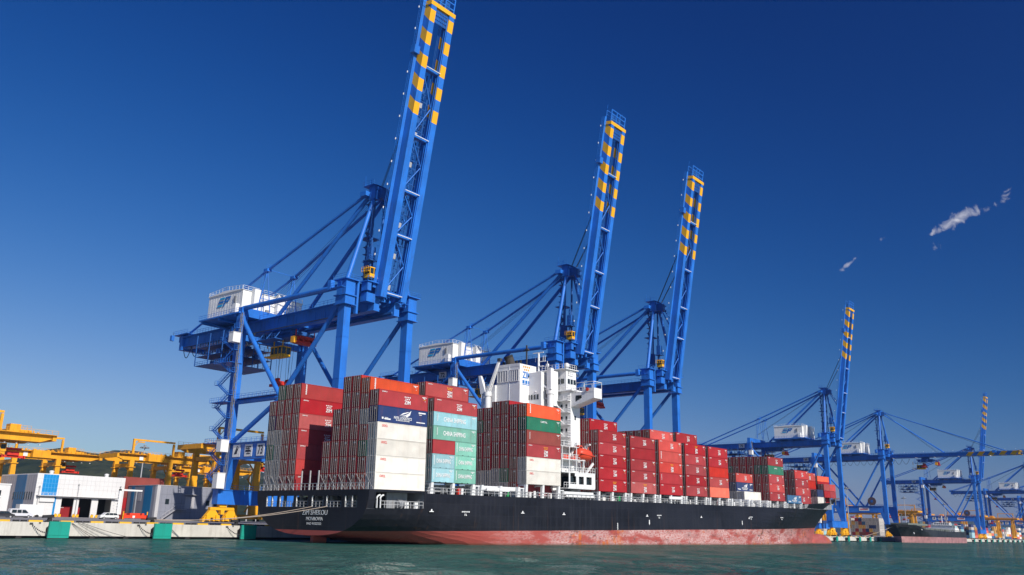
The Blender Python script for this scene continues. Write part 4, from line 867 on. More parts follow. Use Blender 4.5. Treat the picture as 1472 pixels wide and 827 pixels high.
CC = {'r': (cm('container_dark_red', (.33, .022, .028)), 'dark red'), 'R': (cm('container_bright_red', (.47, .036, .026)), 'bright red'),
      'p': (cm('container_faded_red', (.42, .058, .056)), 'faded pinkish red'), 'o': (cm('container_orange', (.66, .105, .050)), 'orange'),
      'n': (cm('container_brown', (.26, .060, .050)), 'brown'), 'b': (cm('container_navy', (.018, .040, .135)), 'navy blue'),
      'w': (cm('container_white', (.70, .66, .60), dcol=(.40, .25, .15), dirt=.22), 'white'), 'W': (cm('container_pale_grey', (.45, .42, .39), dcol=(.2, .12, .08), dirt=.4), 'pale grey'),
      'c': (cm('container_pale_blue', (.28, .50, .55)), 'pale blue'), 'm': (cm('container_mint', (.19, .47, .37)), 'mint green'),
      'g': (cm('container_green', (.02, .17, .10)), 'green'), 'k': (cm('container_slate_blue', (.03, .12, .25)), 'slate blue'), 'y': (cm('container_yellow', (.72, .40, .09)), 'yellow')}
def letter_set(kind, Lc, h):
    """side markings as lists of (builder) in container frame; returns [(mesh-object factory)]"""
    return None
_LM = {}
def side_lettering(code, style, Lc, parent, rng):
    f = lambda x, z: face_S(x, -.012, z)
    T = lambda t, w, h_, mat, x, z: text_obj(t, w, h_, mat, parent, 'lettering', f(x, z), depth=.012, bold=.015)
    def marks(key, fn, mat):
        if key not in _LM: q = MB(); fn(q); me = q.mesh('lettering'); me.materials.append(mat); _LM[key] = me
        o = bpy.data.objects.new('lettering', _LM[key]); COL.objects.link(o); o.parent = parent
    def codes(q):
        q.box(Lc-1.5, Lc-.35, -.018, -.006, 2.42, 2.52); q.box(Lc-1.0, Lc-.75, -.018, -.006, 2.15, 2.30); q.box(Lc-1.3, Lc-.9, -.018, -.006, 2.28, 2.36); q.box(Lc-.8, Lc-.65, -.018, -.006, 1.7, 1.8)
    def stars(q):
        for z, n in ((2.05, 4), (1.70, 3)):
            for i in range(n): c = 6.95+(i-(n-1)/2)*.42; q.prism([(c-.16, z), (c, z-.14), (c+.16, z), (c, z+.14)], 'y', -.018, -.006)
    def ylab(q): q.box(Lc-1.15, Lc-.95, -.018, -.006, 1.95, 2.1); q.box(Lc-.8, Lc-.65, -.018, -.006, 1.95, 2.1)
    def vert(q):
        for k in range(9): q.box(.98+.06*(k % 2), 1.30, -.018, -.006, 2.55-k*.22, 2.70-k*.22)
    def vert2(q):
        for k in range(7): q.box(.95, 1.12, -.018, -.006, 2.3-k*.22, 2.45-k*.22)
    if style == 'zim': T('ZIMU', 1.25, .20, TXW, 1.25, 2.52); T('ZIM', 1.5, .68, TXW, 6.95, 1.1); marks('st', stars, TXW); marks(('cd', Lc), codes, TXW); marks('yl', ylab, TXY)
    elif style == 'zim2': T('ZIMU', 1.25, .20, TXW, 1.25, 2.52); T('ZIM', 1.4, .62, TXW, 6.7, .62); T('ZIM', 1.4, .62, TXW, 6.7, 1.32); marks('st2', lambda q: [q.prism([(6.7+(i-(n-1)/2)*.42-.16, z), (6.7+(i-(n-1)/2)*.42, z-.14), (6.7+(i-(n-1)/2)*.42+.16, z), (6.7+(i-(n-1)/2)*.42, z+.14)], 'y', -.018, -.006) for z, n in ((2.3, 4), (1.98, 3)) for i in range(n)], TXY); marks(('cd', Lc), codes, TXW)
    elif style == 'small': T('ZIMU', 1.25, .20, TXW, 1.25, 2.52)
    elif style == 'vert': marks('ve', vert, TXW); marks(('cd', Lc), codes, TXW)
    elif style == 'vert2': marks('ve2', vert2, TXW); marks(('cd', Lc), codes, TXW)
    elif style == 'oocl': T('OOCL', 1.35, .42, TXR, 1.75, 2.30)
    elif style == 'nyk':
        T('NYK LOGISTICS', 4.4, .48, TXW, 6.0, 1.05); T('& MEGACARRIER', 3.4, .24, TXW, 6.0, .62)
        def bird(q):
            q.prism([(4.9, 1.45), (5.7, 1.5), (6.4, 1.62), (7.3, 2.0), (8.0, 2.62), (7.7, 1.75), (7.0, 1.35), (6.6, 1.42), (7.2, 1.75), (6.4, 1.45)], 'y', -.018, -.006); q.prism([(5.2, 1.5), (6.0, 2.0), (7.2, 2.3), (7.5, 2.25), (6.3, 1.85)], 'y', -.018, -.006)
            q.box(9.9, 11.7, -.018, -.006, 2.3, 2.52); q.box(10, 10.7, -.018, -.006, 2.0, 2.12); q.box(9.4, 11.6, -.018, -.006, .55, .72); q.box(.9, 1.3, -.018, -.006, .55, .9); q.box(1.5, 3.0, -.018, -.006, .5, .72); q.box(1.6, 2.4, -.018, -.006, .8, .88)
        marks('bird', bird, TXW)
    elif style == 'china40': T('CHINA SHIPPING', 6.2, .95, TXW, 5.8, 1.45); marks('ve2', vert2, TXW); marks(('cd', Lc), codes, TXW)
    elif style == 'china20': T('CHINA SHIPPING', 3.9, .85, TXW, 3.0, 1.45); marks('ve3', lambda q: [q.box(.42, .58, -.018, -.006, 2.4-k*.22, 2.55-k*.22) for k in range(9)], TXW); marks(('cd', Lc), codes, TXW)
    elif style == 'capital': T('CAPITAL', 2.4, .42, TXW, 6.0, 2.1); marks(('cd', Lc), codes, TXW)
    elif style == 'orange': marks('ve', vert, TXW); marks(('cd', Lc), codes, TXW)
    elif style == 'patch': marks('pt', lambda q: [q.box(2.9, 4.5, -.016, -.006, .45, 1.5), q.box(8.4, 8.9, -.016, -.006, .3, 1.0)], MATS['container_brown'])
NUM = ['zero', 'one', 'two', 'three', 'four', 'five', 'six', 'seven', 'eight', 'nine', 'ten', 'eleven', 'twelve', 'thirteen']
ORD = ['', 'first', 'second', 'third', 'fourth', 'fifth', 'sixth', 'seventh', 'eighth', 'ninth', 'tenth', 'eleventh', 'twelfth', 'thirteenth']
ccount = 0
def container(M, code, Lc=40, style=None, label='', group='containers stacked on the ship', sz=1.0, detail=True, door=True):
    global ccount; ccount += 1
    mat, cname = CC[code]
    o = bpy.data.objects.new('shipping_container', CB[Lc]); COL.objects.link(o)
    o.material_slots[0].link = 'OBJECT'; o.material_slots[0].material = mat
    o.matrix_world = M @ Matrix.Diagonal((1, 1, sz, 1)); tag(o, label.replace('@', cname), 'container', group)
    if door:
        for k in (0, 1):
            d = bpy.data.objects.new('door', DM); COL.objects.link(d); d.parent = o; d.material_slots[0].link = 'OBJECT'; d.material_slots[0].material = mat
            d.matrix_local = Matrix.Translation((0, .14+1.085*k, 0)) 
            if detail:
                b = bpy.data.objects.new('locking_bars', BM_); COL.objects.link(b); b.parent = d
        if detail:
            pm = bpy.data.objects.new('door_marking', PM); COL.objects.link(pm); pm.parent = o; pm.matrix_local = Matrix.Translation((0, .12, 0))
    if style: side_lettering(code, style, 12.19 if Lc == 40 else 6.06, o, random)
    return o
STY = {'r': 'zim', 'R': 'small', 'p': 'zim', 'o': 'orange', 'n': 'vert2', 'b': 'nyk', 'w': 'oocl', 'W': None, 'c': 'china40', 'm': 'china40', 'g': 'capital', 'k': 'nyk', 'y': None}
def stack(X0, row, codes, z0, z1, place, side=False, styles=None, bayoff=0.0, doorfrom=0, Lc=40):
    n = len(codes); h = (z1-z0)/n; sz = (h-.015)/2.896
    for k, c in enumerate(codes):
        lab = f'@ container, row {NUM[row]} from water, tier {NUM[k+1]}, {place}'
        st = (styles[k] if styles else STY[c]) if side else None
        container(MS @ Matrix.Translation((X0, (row-1)*2.48+.02, z0+k*h)), c, Lc, st, lab, sz=sz, door=k >= doorfrom)
b0 = "aftmost bay at the stern"
stack(0, 1, 'wwwwbr', .02, 17.4, b0, True)
stack(0, 2, 'orgrWro', .02, 19.75, b0, True, [None]*6+['orange'])
stack(0, 3, 'rrrrrrR', .02, 20.3, b0, True, [None]*7)
stack(0, 4, 'rrrrrrr', .02, 20.3, b0); stack(0, 5, 'rprrr', .02, 14.5, b0); stack(0, 6, 'rrr', .02, 8.7, b0)
stack(0, 10, 'rprrprp', .02, 20.3, b0, True, ['small', None, 'small', 'zim', 'zim', 'zim', 'vert'])
stack(0, 11, 'prrprrn', .02, 20.3, b0); stack(0, 12, 'WWWWrrg', .02, 20.3, b0); stack(0, 13, 'WWgWbr', .02, 17.35, b0)
b1 = "second bay from stern"
def twenties(X0, row, tiers, z0, h, place):
    for k, (a, b, sa, sb) in enumerate(tiers):
        for j, (c, s_) in enumerate(((a, sa), (b, sb))):
            container(MS @ Matrix.Translation((X0+j*6.13, (row-1)*2.48+.02, z0+k*h)), c, 20, s_, f'short @ container, tier {NUM[k+1]}, {"aft" if j == 0 else "forward"} one of pair, {place}', sz=(h-.015)/2.896, door=(j == 0))
twenties(13.95, 1, [('c', 'm', 'china20', 'china20'), ('c', 'm', 'china20', 'china20'), ('r', 'm', 'vert2s', 'china20')], 1.78, 2.6, b1)
for k, (c, s_) in enumerate((('m', 'china40'), ('c', 'china40'), ('r', 'zim'))):
    container(MS @ Matrix.Translation((13.95, .02, 1.78+(3+k)*2.605)), c, 40, s_, f'long @ container, row one from water, tier {NUM[4+k]}, {b1}', sz=2.59/2.896)
stack(13.95, 2, 'rrrrrrp', 1.78, 20.65, b1, True, [None]*6+['zim2'])
b2 = 'bay just aft of white tower'
stack(42.2, 1, 'wwrngo', 2.4, 19.4, b2, True, ['oocl', 'oocl', 'zim2', 'vert2', 'capital', 'orange'])
stack(42.2, 2, 'rnnrrrr', .0, 19.4, b2); stack(42.2, 3, 'Wgrrrrr', .0, 20.3, b2, True, [None]*7); stack(42.2, 4, 'WWrrprn', .0, 20.3, b2); stack(42.2, 5, 'WWrrrrr', 0, 19.1, b2); stack(42.2, 6, 'WWnrrgr', 0, 19.1, b2)
F1 = ['first bay ahead of white tower', 'second bay ahead of white tower', 'third bay ahead of white tower', 'fourth bay ahead of white tower', 'fifth bay ahead of white tower']
XB = [69.6, 83.75, 97.9, 112.05, 126.1]
stack(XB[0], 1, 'rrrrr', 1.75, 16.1, F1[0], True, ['zim2', 'zim', 'zim', 'zim', 'zim'])
stack(XB[0], 2, 'rrrrrr', 1.75, 18.85, F1[0], True, [None]*5+['zim']); stack(XB[0], 3, 'rnrrrr', 1.75, 18.85, F1[0]); stack(XB[0], 4, 'rrrrrr', 1.75, 18.85, F1[0])
stack(XB[1], 1, 'prrrr', 1.75, 15.75, F1[1], True, ['zim2', 'zim', 'zim', 'small', 'zim']); stack(XB[1], 2, 'rrrrr', 1.75, 15.7, F1[1])
stack(XB[2], 1, 'rrRRR', 1.75, 15.85, F1[2], True, ['zim', 'vert2', 'zim2', 'vert', 'zim']); stack(XB[2], 2, 'rrrrrR', 1.75, 18.6, F1[2], True, [None]*5+['zim'])
for r_ in (3, 4, 5): stack(XB[2], r_, 'rrrrrr' if r_ != 4 else 'rrnrrr', 1.75, 18.5, F1[2])
stack(XB[3], 1, 'rrrrr', 1.8, 15.95, F1[3], True, ['zim', 'zim', 'zim', 'zim', 'zim2']); stack(XB[3], 2, 'rrrrrr', 1.8, 19.0, F1[3], True, [None]*5+['zim'])
stack(XB[4], 1, 'opRrr', 1.8, 15.95, F1[4], True, [None, 'zim', None, 'zim', 'zim']); stack(XB[4], 2, 'rrrrr', 1.8, 15.95, F1[4])
b3 = "low bay before bow block"
stack(154.2, 2, 'w', 1.6, 4.25, b3, True, [None]); stack(154.2, 3, 'WbR', 1.6, 9.9, b3, True, [None, 'nyk', 'zim']); stack(154.2, 4, 'Wbr', 1.6, 9.9, b3)
b4 = "tall block nearest bow"
stack(167.8, 1, 'rprgr', 1.7, 15.6, b4, True, ['zim', 'zim', 'zim', 'capital', 'zim']); stack(167.8, 2, 'rrrgr', 1.7, 15.7, b4)
for r_, cds in ((3, 'rrrrr'), (4, 'rrrrr'), (5, 'rrrpr'), (6, 'rrrgr')): stack(167.8, r_, cds, 1.7, 15.75, b4)
b5 = "just ahead of tall bow block"
stack(181.9, 1, 'k', 1.2, 3.9, b5, True); stack(196.0, 2, 'rprp', 1.35, 12.75, "four-high stack near bow", True, ['zim']*4); stack(196.0, 3, 'rrrr', 1.4, 12.75, "four-high stack near bow")
b6 = "stepped stack on foredeck"
stack(210.0, 3, 'rrRR', 1.5, 12.7, b6, True, ['zim', 'small', 'small', 'zim2'])
for k, (c, s_) in enumerate((('w', None), ('b', None))): container(MS @ Matrix.Translation((216.4, 2.5, 1.5+k*2.62)), c, 20, s_, f'short @ container on the foredeck edge beside the bow flare, tier {NUM[k+1]}', sz=.9)
b7 = "foremost stack above bow"
stack(224.2, 3, 'rrrro', 1.9, 12.0+2.7-2.7+0, b7, True, [None]*5)
for k in range(2):
    for j in range(2): container(MS @ Matrix.Translation((223.8+j*6.13, 2.6, 4.05+k*2.5)), 'p' if k else 'r', 20, None, f'short @ container above bow, {"forward" if j else "aft"} of pair, {"upper" if k else "lower"} tier', sz=.85)
m = MB()
for x in (224, 230, 235.8):
    for y in (2.9, 4.8): m.bar((x, y, 1.5), (x, y, 4.0), .3)
m.build('container_stand', GREY, ship)
# ================================================================ SETTING: water, quay, yard, hills
def mat_new(name):
    m = bpy.data.materials.new(name); m.use_nodes = True; return m, m.node_tree.nodes, m.node_tree.links, m.node_tree.nodes['Principled BSDF']
def mr(n, l, v, a, b, c, d):
    q = n.new('ShaderNodeMapRange'); q.inputs[1].default_value = a; q.inputs[2].default_value = b; q.inputs[3].default_value = c; q.inputs[4].default_value = d; l.new(v, q.inputs[0]); return q.outputs[0]
# water
wm, n, l, b = mat_new('harbour_water')
geo = n.new('ShaderNodeNewGeometry')
def wn(sc, det, sx_, sy_, rot=0, ro=.55):
    mp = n.new('ShaderNodeMapping'); mp.inputs['Scale'].default_value = (sx_, sy_, 1); mp.inputs['Rotation'].default_value = (0, 0, rot); l.new(geo.outputs['Position'], mp.inputs[0])
    q = n.new('ShaderNodeTexNoise'); q.inputs['Scale'].default_value = sc; q.inputs['Detail'].default_value = det; q.inputs['Roughness'].default_value = ro; l.new(mp.outputs[0], q.inputs['Vector']); return q.outputs[0]
big = wn(.012, 3, 1, 1); mid = wn(.05, 4, 1, .6, .6)
mx = n.new('ShaderNodeMixRGB'); mx.inputs[1].default_value = (.020, .100, .084, 1); mx.inputs[2].default_value = (.045, .140, .105, 1); l.new(mr(n, l, big, .35, .65, 0, 1), mx.inputs[0])
mx2 = n.new('ShaderNodeMixRGB'); mx2.inputs[2].default_value = (.16, .205, .16, 1); l.new(mr(n, l, mid, .5, .72, 0, .6), mx2.inputs[0]); l.new(mx.outputs[0], mx2.inputs[1]); l.new(mx2.outputs[0], b.inputs['Base Color'])
def bump(v, st_, di, prev=None):
    q = n.new('ShaderNodeBump'); q.inputs['Strength'].default_value = st_; q.inputs['Distance'].default_value = di; l.new(v, q.inputs['Height'])
    if prev is not None: l.new(prev, q.inputs['Normal'])
    return q.outputs[0]
nb = bump(wn(.20, 5, 1, .8, .7, .68), 1.0, 1.1); nb = bump(wn(.75, 4, 1, .75, .3, .65), 1.0, .75, nb); nb = bump(wn(3.2, 3, 1, .8, .2), .9, .10, nb)
l.new(nb, b.inputs['Normal']); b.inputs['Specular IOR Level'].default_value = 0.0; b.inputs['Roughness'].default_value = 1.0
# the surface reflection, partly cut by the polarising filter
gl = n.new('ShaderNodeBsdfGlossy'); gl.inputs['Roughness'].default_value = .07; l.new(nb, gl.inputs['Normal'])
fr = n.new('ShaderNodeFresnel'); fr.inputs['IOR'].default_value = 1.33; l.new(nb, fr.inputs['Normal'])
fm = n.new('ShaderNodeMath'); fm.operation = 'MULTIPLY'; fm.use_clamp = True; fm.inputs[1].default_value = .85; l.new(fr.outputs[0], fm.inputs[0])
mm_ = n.new('ShaderNodeMath'); mm_.operation = 'MINIMUM'; mm_.inputs[1].default_value = .52; l.new(fm.outputs[0], mm_.inputs[0])
mxs = n.new('ShaderNodeMixShader'); l.new(mm_.outputs[0], mxs.inputs[0]); l.new(b.outputs[0], mxs.inputs[1]); l.new(gl.outputs[0], mxs.inputs[2]); l.new(mxs.outputs[0], n['Material Output'].inputs['Surface'])
# one sheet: rings round the viewpoint area, finer near, with real small waves
na, nr = 900, 330
rr = np.concatenate([[0, 6, 12], 14*np.power(14000/14, np.linspace(0, 1, nr))]); th = np.linspace(0, 2*np.pi, na, endpoint=False)
Rg, Tg = np.meshgrid(rr, th, indexing='ij'); X = -101.8+Rg*np.cos(Tg); Y = -113.6+Rg*np.sin(Tg); Z = np.zeros_like(X); rg = np.random.RandomState(4)
for k in range(26):
    lam = 1.6*1.17**(k % 13); a = rg.uniform(-1.1, 1.1)+.9; kx, ky = math.cos(a)*2*np.pi/lam, math.sin(a)*2*np.pi/lam
    sp_ = Rg*.022; fade = np.clip(1.6-sp_*2.2/lam*1.2, 0, 1); Z += .020*lam**.40*np.sin(kx*X+ky*Y+rg.uniform(0, 6.28))*fade
V = np.stack([X, Y, Z], -1).reshape(-1, 3); nR = len(rr)
i, j = np.meshgrid(np.arange(nR-1), np.arange(na), indexing='ij'); q = np.stack([i*na+j, (i+1)*na+j, (i+1)*na+(j+1) % na, i*na+(j+1) % na], -1).reshape(-1, 4)
me = bpy.data.meshes.new('water'); me.vertices.add(len(V)); me.vertices.foreach_set('co', V.ravel()); me.loops.add(len(q)*4); me.loops.foreach_set('vertex_index', q.ravel().astype(np.int32)); me.polygons.add(len(q)); me.polygons.foreach_set('loop_start', np.arange(0, len(q)*4, 4, dtype=np.int32)); me.polygons.foreach_set('use_smooth', [True]*len(q)); me.update(calc_edges=True); me.materials.append(wm)
wo = bpy.data.objects.new('water', me); COL.objects.link(wo); wo['kind'] = 'structure'

QT = [(-6000, 39.4), (215, 39.4), (372, 57.0), (500, 58), (6000, 60)]
def qy(x): return lerp_tab(QT, x)
def gz(x, y): return 2.63+.87*min(1, max(0, (y-qy(x)-6)/70.0))
CONC = paint('quay_concrete', (.56, .53, .48), .85, .10, .55, (.22, .18, .14), scale=.4, bump=.3); ASPH = paint('apron_asphalt', (.27, .26, .26), .9, .15, .4, (.09, .085, .08), scale=.15, streak=False, bump=.2)
m = MB(); xs = [-6000, -400, -200, -100]+list(range(-60, 215, 25))+[215, 260, 300, 340, 372, 420, 500, 700, 1000, 1500, 2500, 6000]; offs = [.45, 6, 30, 76, 200, 800, 6000]
nx, no = len(xs), len(offs)
vs = [(x, qy(x)+o, gz(x, qy(x)+o)) for x in xs for o in offs]; m.add(vs, [(a*no+c, (a+1)*no+c, (a+1)*no+c+1, a*no+c+1) for a in range(nx-1) for c in range(no-1)], 0)
ground = m.build('quay_apron', ASPH); ground['kind'] = 'structure'
m = MB()
for a, b in zip(xs[:-1], xs[1:]):
    ya, yb = qy(a), qy(b)
    m.hexa([(a, ya, .42), (b, yb, .42), (b, yb+.45, .42), (a, ya+.45, .42), (a, ya, 2.62), (b, yb, 2.62), (b, yb+.45, 2.62), (a, ya+.45, 2.62)], 0)
    m.hexa([(a, ya+.9, -5), (b, yb+.9, -5), (b, yb+1.2, -5), (a, ya+1.2, -5), (a, ya+.9, 2.3), (b, yb+.9, 2.3), (b, yb+1.2, 2.3), (a, ya+1.2, 2.3)], 1)  # back wall coloured black for the shade in the recess
for x in range(-95, 215, 6): m.box(x, x+.9, qy(x)+.15, qy(x)+.9, -5, .42, 1)
qw = m.build('quay_wall', [CONC, BLK]); qw['kind'] = 'structure'
m = MB(); x = -70; k = 0
while x < 40:
    w_ = 2.2 if k % 3 == 0 else .95; m.hexa([(x, 39.50, 2.62), (x+w_, 39.50, 2.62), (x+w_, 39.8, 2.62), (x, 39.8, 2.62), (x, 39.52, 2.92), (x+w_, 39.52, 2.92), (x+w_, 39.78, 2.92), (x, 39.78, 2.92)], 0 if k % 3 == 0 else 1); x += w_+(.25 if k % 3 else .5); k += 1
x = 372
while x < 900: m.box(x, x+2.6, qy(x)+.15, qy(x)+.4, 2.62, 2.86, 0 if int(x/4) % 2 else 1); x += 4.2
kb = m.build('quay_kerb', [paint('kerb_yellow', (.75, .42, .03), .7, dirt=.5), BLK]); kb['kind'] = 'structure'
# fenders
GRN = paint('fender_green', (.004, .29, .22), .6, .08, .3, (.02, .06, .05)); 
def make_fender(w=3.4):
    r = empty('fender'); m = MB(); m.box(-w/2, w/2, -1.9, -1.55, .12, 2.75); m.box(-w/2+.02, w/2-.02, -1.97, -1.9, .55, 2.65); m.build('panel', GRN, r)
    m = MB(); m.box(-w/2, w/2-.5, -1.93, -1.53, -.15, .12); m.tube((-.5, -1.55, 1.4), (-.5, -.02, 1.4), .85, 16, 0); m.tube((.6, -1.55, 1.4), (.6, -.02, 1.4), .6, 16, 0); m.build('rubber_buffer', BLK, r)
    m = MB(); a = Vector((-w/2-2.1, -.05, 2.35)); b = Vector((-w/2+.1, -1.5, .9))
    for k in range(10): p = a+(b-a)*k/10+Vector((0, 0, -.35*math.sin(math.pi*k/10))); m.bx(p, (.13, .2, .22)); 
    m.bx(a, (.5, .1, .3)); m.box(-w/2-.9, -w/2-.6, -.05, 0, 2.35, 2.6); m.build('chain', DGREY, r); return r
fx = [(-35.2, 'green quay fender panel farthest left on the near wall'), (-16.8, 'second green quay fender panel from the left, left of the big crane'), (1.3, 'green quay fender panel just left of the ship\'s stern'),
      (20, 'green quay fender hidden in the shade between stern and quay')]
f0 = make_fender()
for i_, (x, lab) in enumerate(fx):
    o = f0 if i_ == 0 else copy_tree(f0); o.location = (x, qy(x), 0); tag(o, lab, 'fender', 'green fenders along the near quay wall')
f1 = make_fender(2.6)
for i_, x in enumerate([385.4, 404.8, 424.3, 443.6, 463.4]):
    o = f1 if i_ == 0 else copy_tree(f1); o.location = (x, qy(x), 0); tag(o, f'{ORD[i_+1]} green fender to the right of the ship\'s bow, on the pale quay wall', 'fender', 'green fenders right of the bow')
for i_, x in enumerate([716, 740, 764, 788, 812, 836, 860, 884, 908, 932, 956]):
    o = copy_tree(f1); o.location = (x, qy(x), 0); tag(o, f'{ORD[i_+1]} green fender right of the small grey ship, far quay wall', 'fender', 'tiny green fenders on the far quay')
# bollards
def make_bollard():
    m = MB(); m.tube((0, 0, 0), (0, 0, .55), .34, 14, r2=.26); m.hexa([(-.95, -.3, .5), (.45, -.38, .55), (.45, .38, .55), (-.95, .3, .5), (-.9, -.22, .85), (.4, -.3, .95), (.4, .3, .95), (-.9, .22, .85)]); m.box(-.5, .5, -.5, .5, -.02, .08); return m.build('bollard', BLK)
bo = make_bollard(); blist = [(-35.7, 'black iron bollard on the quay above the leftmost green fender'), (-17.4, 'black iron bollard holding the ship\'s mooring lines, above the second fender'), (.3, 'black iron bollard by the crane\'s yellow wheels near the stern')]
for i_, (x, lab) in enumerate(blist):
    o = bo if i_ == 0 else copy_tree(bo); o.location = (x, 40.6, 2.66); o.scale = (1.25,)*3; tag(o, lab, 'bollard', 'bollards on the near quay edge')
for i_, x in enumerate([396, 416, 436, 456]):
    o = copy_tree(bo); o.location = (x, qy(x)+1.1, 2.66); o.scale = (1.2,)*3; tag(o, f'{ORD[i_+1]} small black bollard on the quay right of the ship\'s bow', 'bollard', 'bollards right of the bow')
# mooring lines and slack ropes
def sag(a, b, s, n=16): a, b = Vector(a), Vector(b); return [a+(b-a)*k/n-Vector((0, 0, s*4*(k/n)*(1-k/n))) for k in range(n+1)]
sp0 = MS @ Vector((-1.1, 15.2, -2.95)); sp1 = MS @ Vector((-1.1, 10.9, -2.9))
for a, lab, bp_, nm_ in ((sp0, 'upper mooring line from the stern opening to the quay bollard', (-17.6, 40.6, 3.35), .1), (sp1, 'lower mooring line from the stern opening to the quay bollard', (-16.9, 40.8, 3.45), .12)):
    m = MB(); m.path(sag(a, bp_, .9), nm_*.6, 7); tag(m.build('mooring_line', ROPE), lab, 'rope', 'mooring lines at the stern')
for a, b, lab in (((-32.6, 39.2, 2.6), (-28.2, 37.5, -.3), 'steepest slack rope hanging from quay into water beside the first fender'), ((-32.4, 39.2, 2.5), (-27.0, 37.6, -.3), 'second slack rope hanging from quay beside the first fender'), ((-31.5, 39.2, 2.6), (-23.5, 37.8, -.3), 'long slack rope crossing the pale quay wall'), ((-30.8, 39.2, 2.6), (-19.6, 37.9, -.3), 'longest slack rope reaching toward the second fender')):
    m = MB(); m.path(sag(a, b, .25), .035, 5); tag(m.build('slack_rope', BLK), lab, 'rope', 'slack ropes against the quay wall')
m = MB(); m.path(sag((440, 58, 3.2), (455, 46, 9.0), .5), .12, 5); tag(m.build('mooring_line', ROPE), 'mooring line of the small grey ship', 'rope')

# ---- left buildings
PAN = paint('panel_white', (.70, .69, .685), .6, .05, .3, (.5, .45, .4)); PAND = paint('panel_grey_and_shade', (.42, .41, .43), .6, .05, .15); BLUP = paint('glazed_blue', (.005, .23, .56), .35, .06, .1); BLUP2 = paint('glazed_deep_blue', (.01, .16, .34), .4, .06, .1)
def grid_lines(mb, x0, x1, z0, z1, y, nx_, nz_, mi, w=.03):
    for k in range(1, nx_): x = x0+(x1-x0)*k/nx_; mb.box(x-w, x+w, y-.015, y+.02, z0, z1, mi)
    for k in range(1, nz_): z = z0+(z1-z0)*k/nz_; mb.box(x0, x1, y-.018, y+.02, z-w, z+w, mi)
SEAM = paint('panel_seam', (.55, .54, .54), .7)
wh = empty('warehouse', (-7.1, 118, 3.3)); tag(wh, 'white panelled quayside warehouse with bright blue glazed strip and open loading doors', 'building')
m = MB(); Wd, Dp, H = 22.8, 22, 10.6; holes = [(1.2, 4.85), (6.8, 9.9), (11.2, 14.5), (16.2, 19.8)]; HZ_ = 4.9
e = [0]+[v for h_ in holes for v in h_]+[Wd]
for k in range(0, len(e)-1, 2): m.box(e[k], e[k+1], 0, .3, 0, H)
for a, b_ in holes: m.box(a, b_, 0, .3, HZ_, H)
m.box(0, .3, .3, Dp, 0, H, 1); m.box(Wd-.3, Wd, .3, Dp, 0, H); m.box(0, Wd, Dp, Dp+.3, 0, H); m.box(0, Wd, 0, Dp+.3, H, H+.15); m.box(.3, Wd-.3, .3, Dp, -.05, .02, 3)  # end wall takes the grey panels: shade on that side painted in
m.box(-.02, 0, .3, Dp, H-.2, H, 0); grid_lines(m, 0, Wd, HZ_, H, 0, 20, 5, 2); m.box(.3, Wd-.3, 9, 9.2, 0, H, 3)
for k in range(1, 16): y = Dp*k/16; m.box(-.015, .02, y-.02, y+.02, 0, H, 2)
for z in (2, 4, 6, 8): m.box(-.018, .02, .3, Dp, z-.02, z+.02, 2)
m.build('wall', [PAN, PAND, SEAM, DGREY], wh)
m = MB(); m.box(-.07, -.03, 6.2, 12.2, 1.8, H-.1); m.build('glazed_strip', BLUP2, wh)
m = MB(); m.box(1.5, 5.2, -.06, -.01, HZ_+.3, H-.05); m.box(4.85, 5.35, -.05, -.005, 0, HZ_+.3); grid_lines(m, 1.5, 5.2, HZ_+.3, H-.05, -.06, 5, 5, 1)
m.build('glazed_strip', [BLUP, paint('glazing_bar', (.12, .42, .72), .5)], wh)
m = MB(); m.box(1.2, 4.85, .05, .15, 0, HZ_); 
for k in range(14): m.box(1.2, 4.85, .03, .05, .3+k*.33, .33+k*.33)
m.box(1.2, 4.85, -.4, 0, HZ_-1.1, HZ_-.2); m.build('roller_door', PAN, wh)
m = MB()
for k in range(9): y = 1.6+k*1.35; m.box(-.09, -.01, y, y+.42, 4.3, 6.2)
m.build('window', GLS, wh)
m = MB(); m.box(.3, 21.2, -1.2, 0, HZ_+.35, HZ_+.5); m.rail([(.3, -1.15, HZ_+.5), (21.2, -1.15, HZ_+.5)], h=.6, sp=1.2); m.build('canopy', PAN, wh)
m = MB()
for x in (.8, 10.5, 21.6): m.tube((x, -.3, 0), (x, -.3, 8.3 if x > 1 else 7.4), .09, 8); m.sphere((x, -.3, 8.4 if x > 1 else 7.5), .22, 8, 5)
m.build('wall_lamp', RAILG, wh)
m = MB()
for x in (2.9, 17.4): m.tube((x+2, 4, H+.1), (x+2, 4, H+.8), .5, 14); m.sphere((x+2, 4, H+.9), .62, 12, 6, sc=(1, 1, .5))
m.build('roof_vent', PAN, wh)
m = MB()
for x in (1.0, 5.6, 6.5, 10.1, 11.0, 14.8, 16.0): 
    for k in range(4): m.box(x-.14, x+.14, -.62, -.34, .25*k, .25*k+.25, k % 2)
    m.box(x-.35, x+.35, -.64, -.6, .2, .9, 0)
m.build('guard_post', [YEL, BLK], wh)
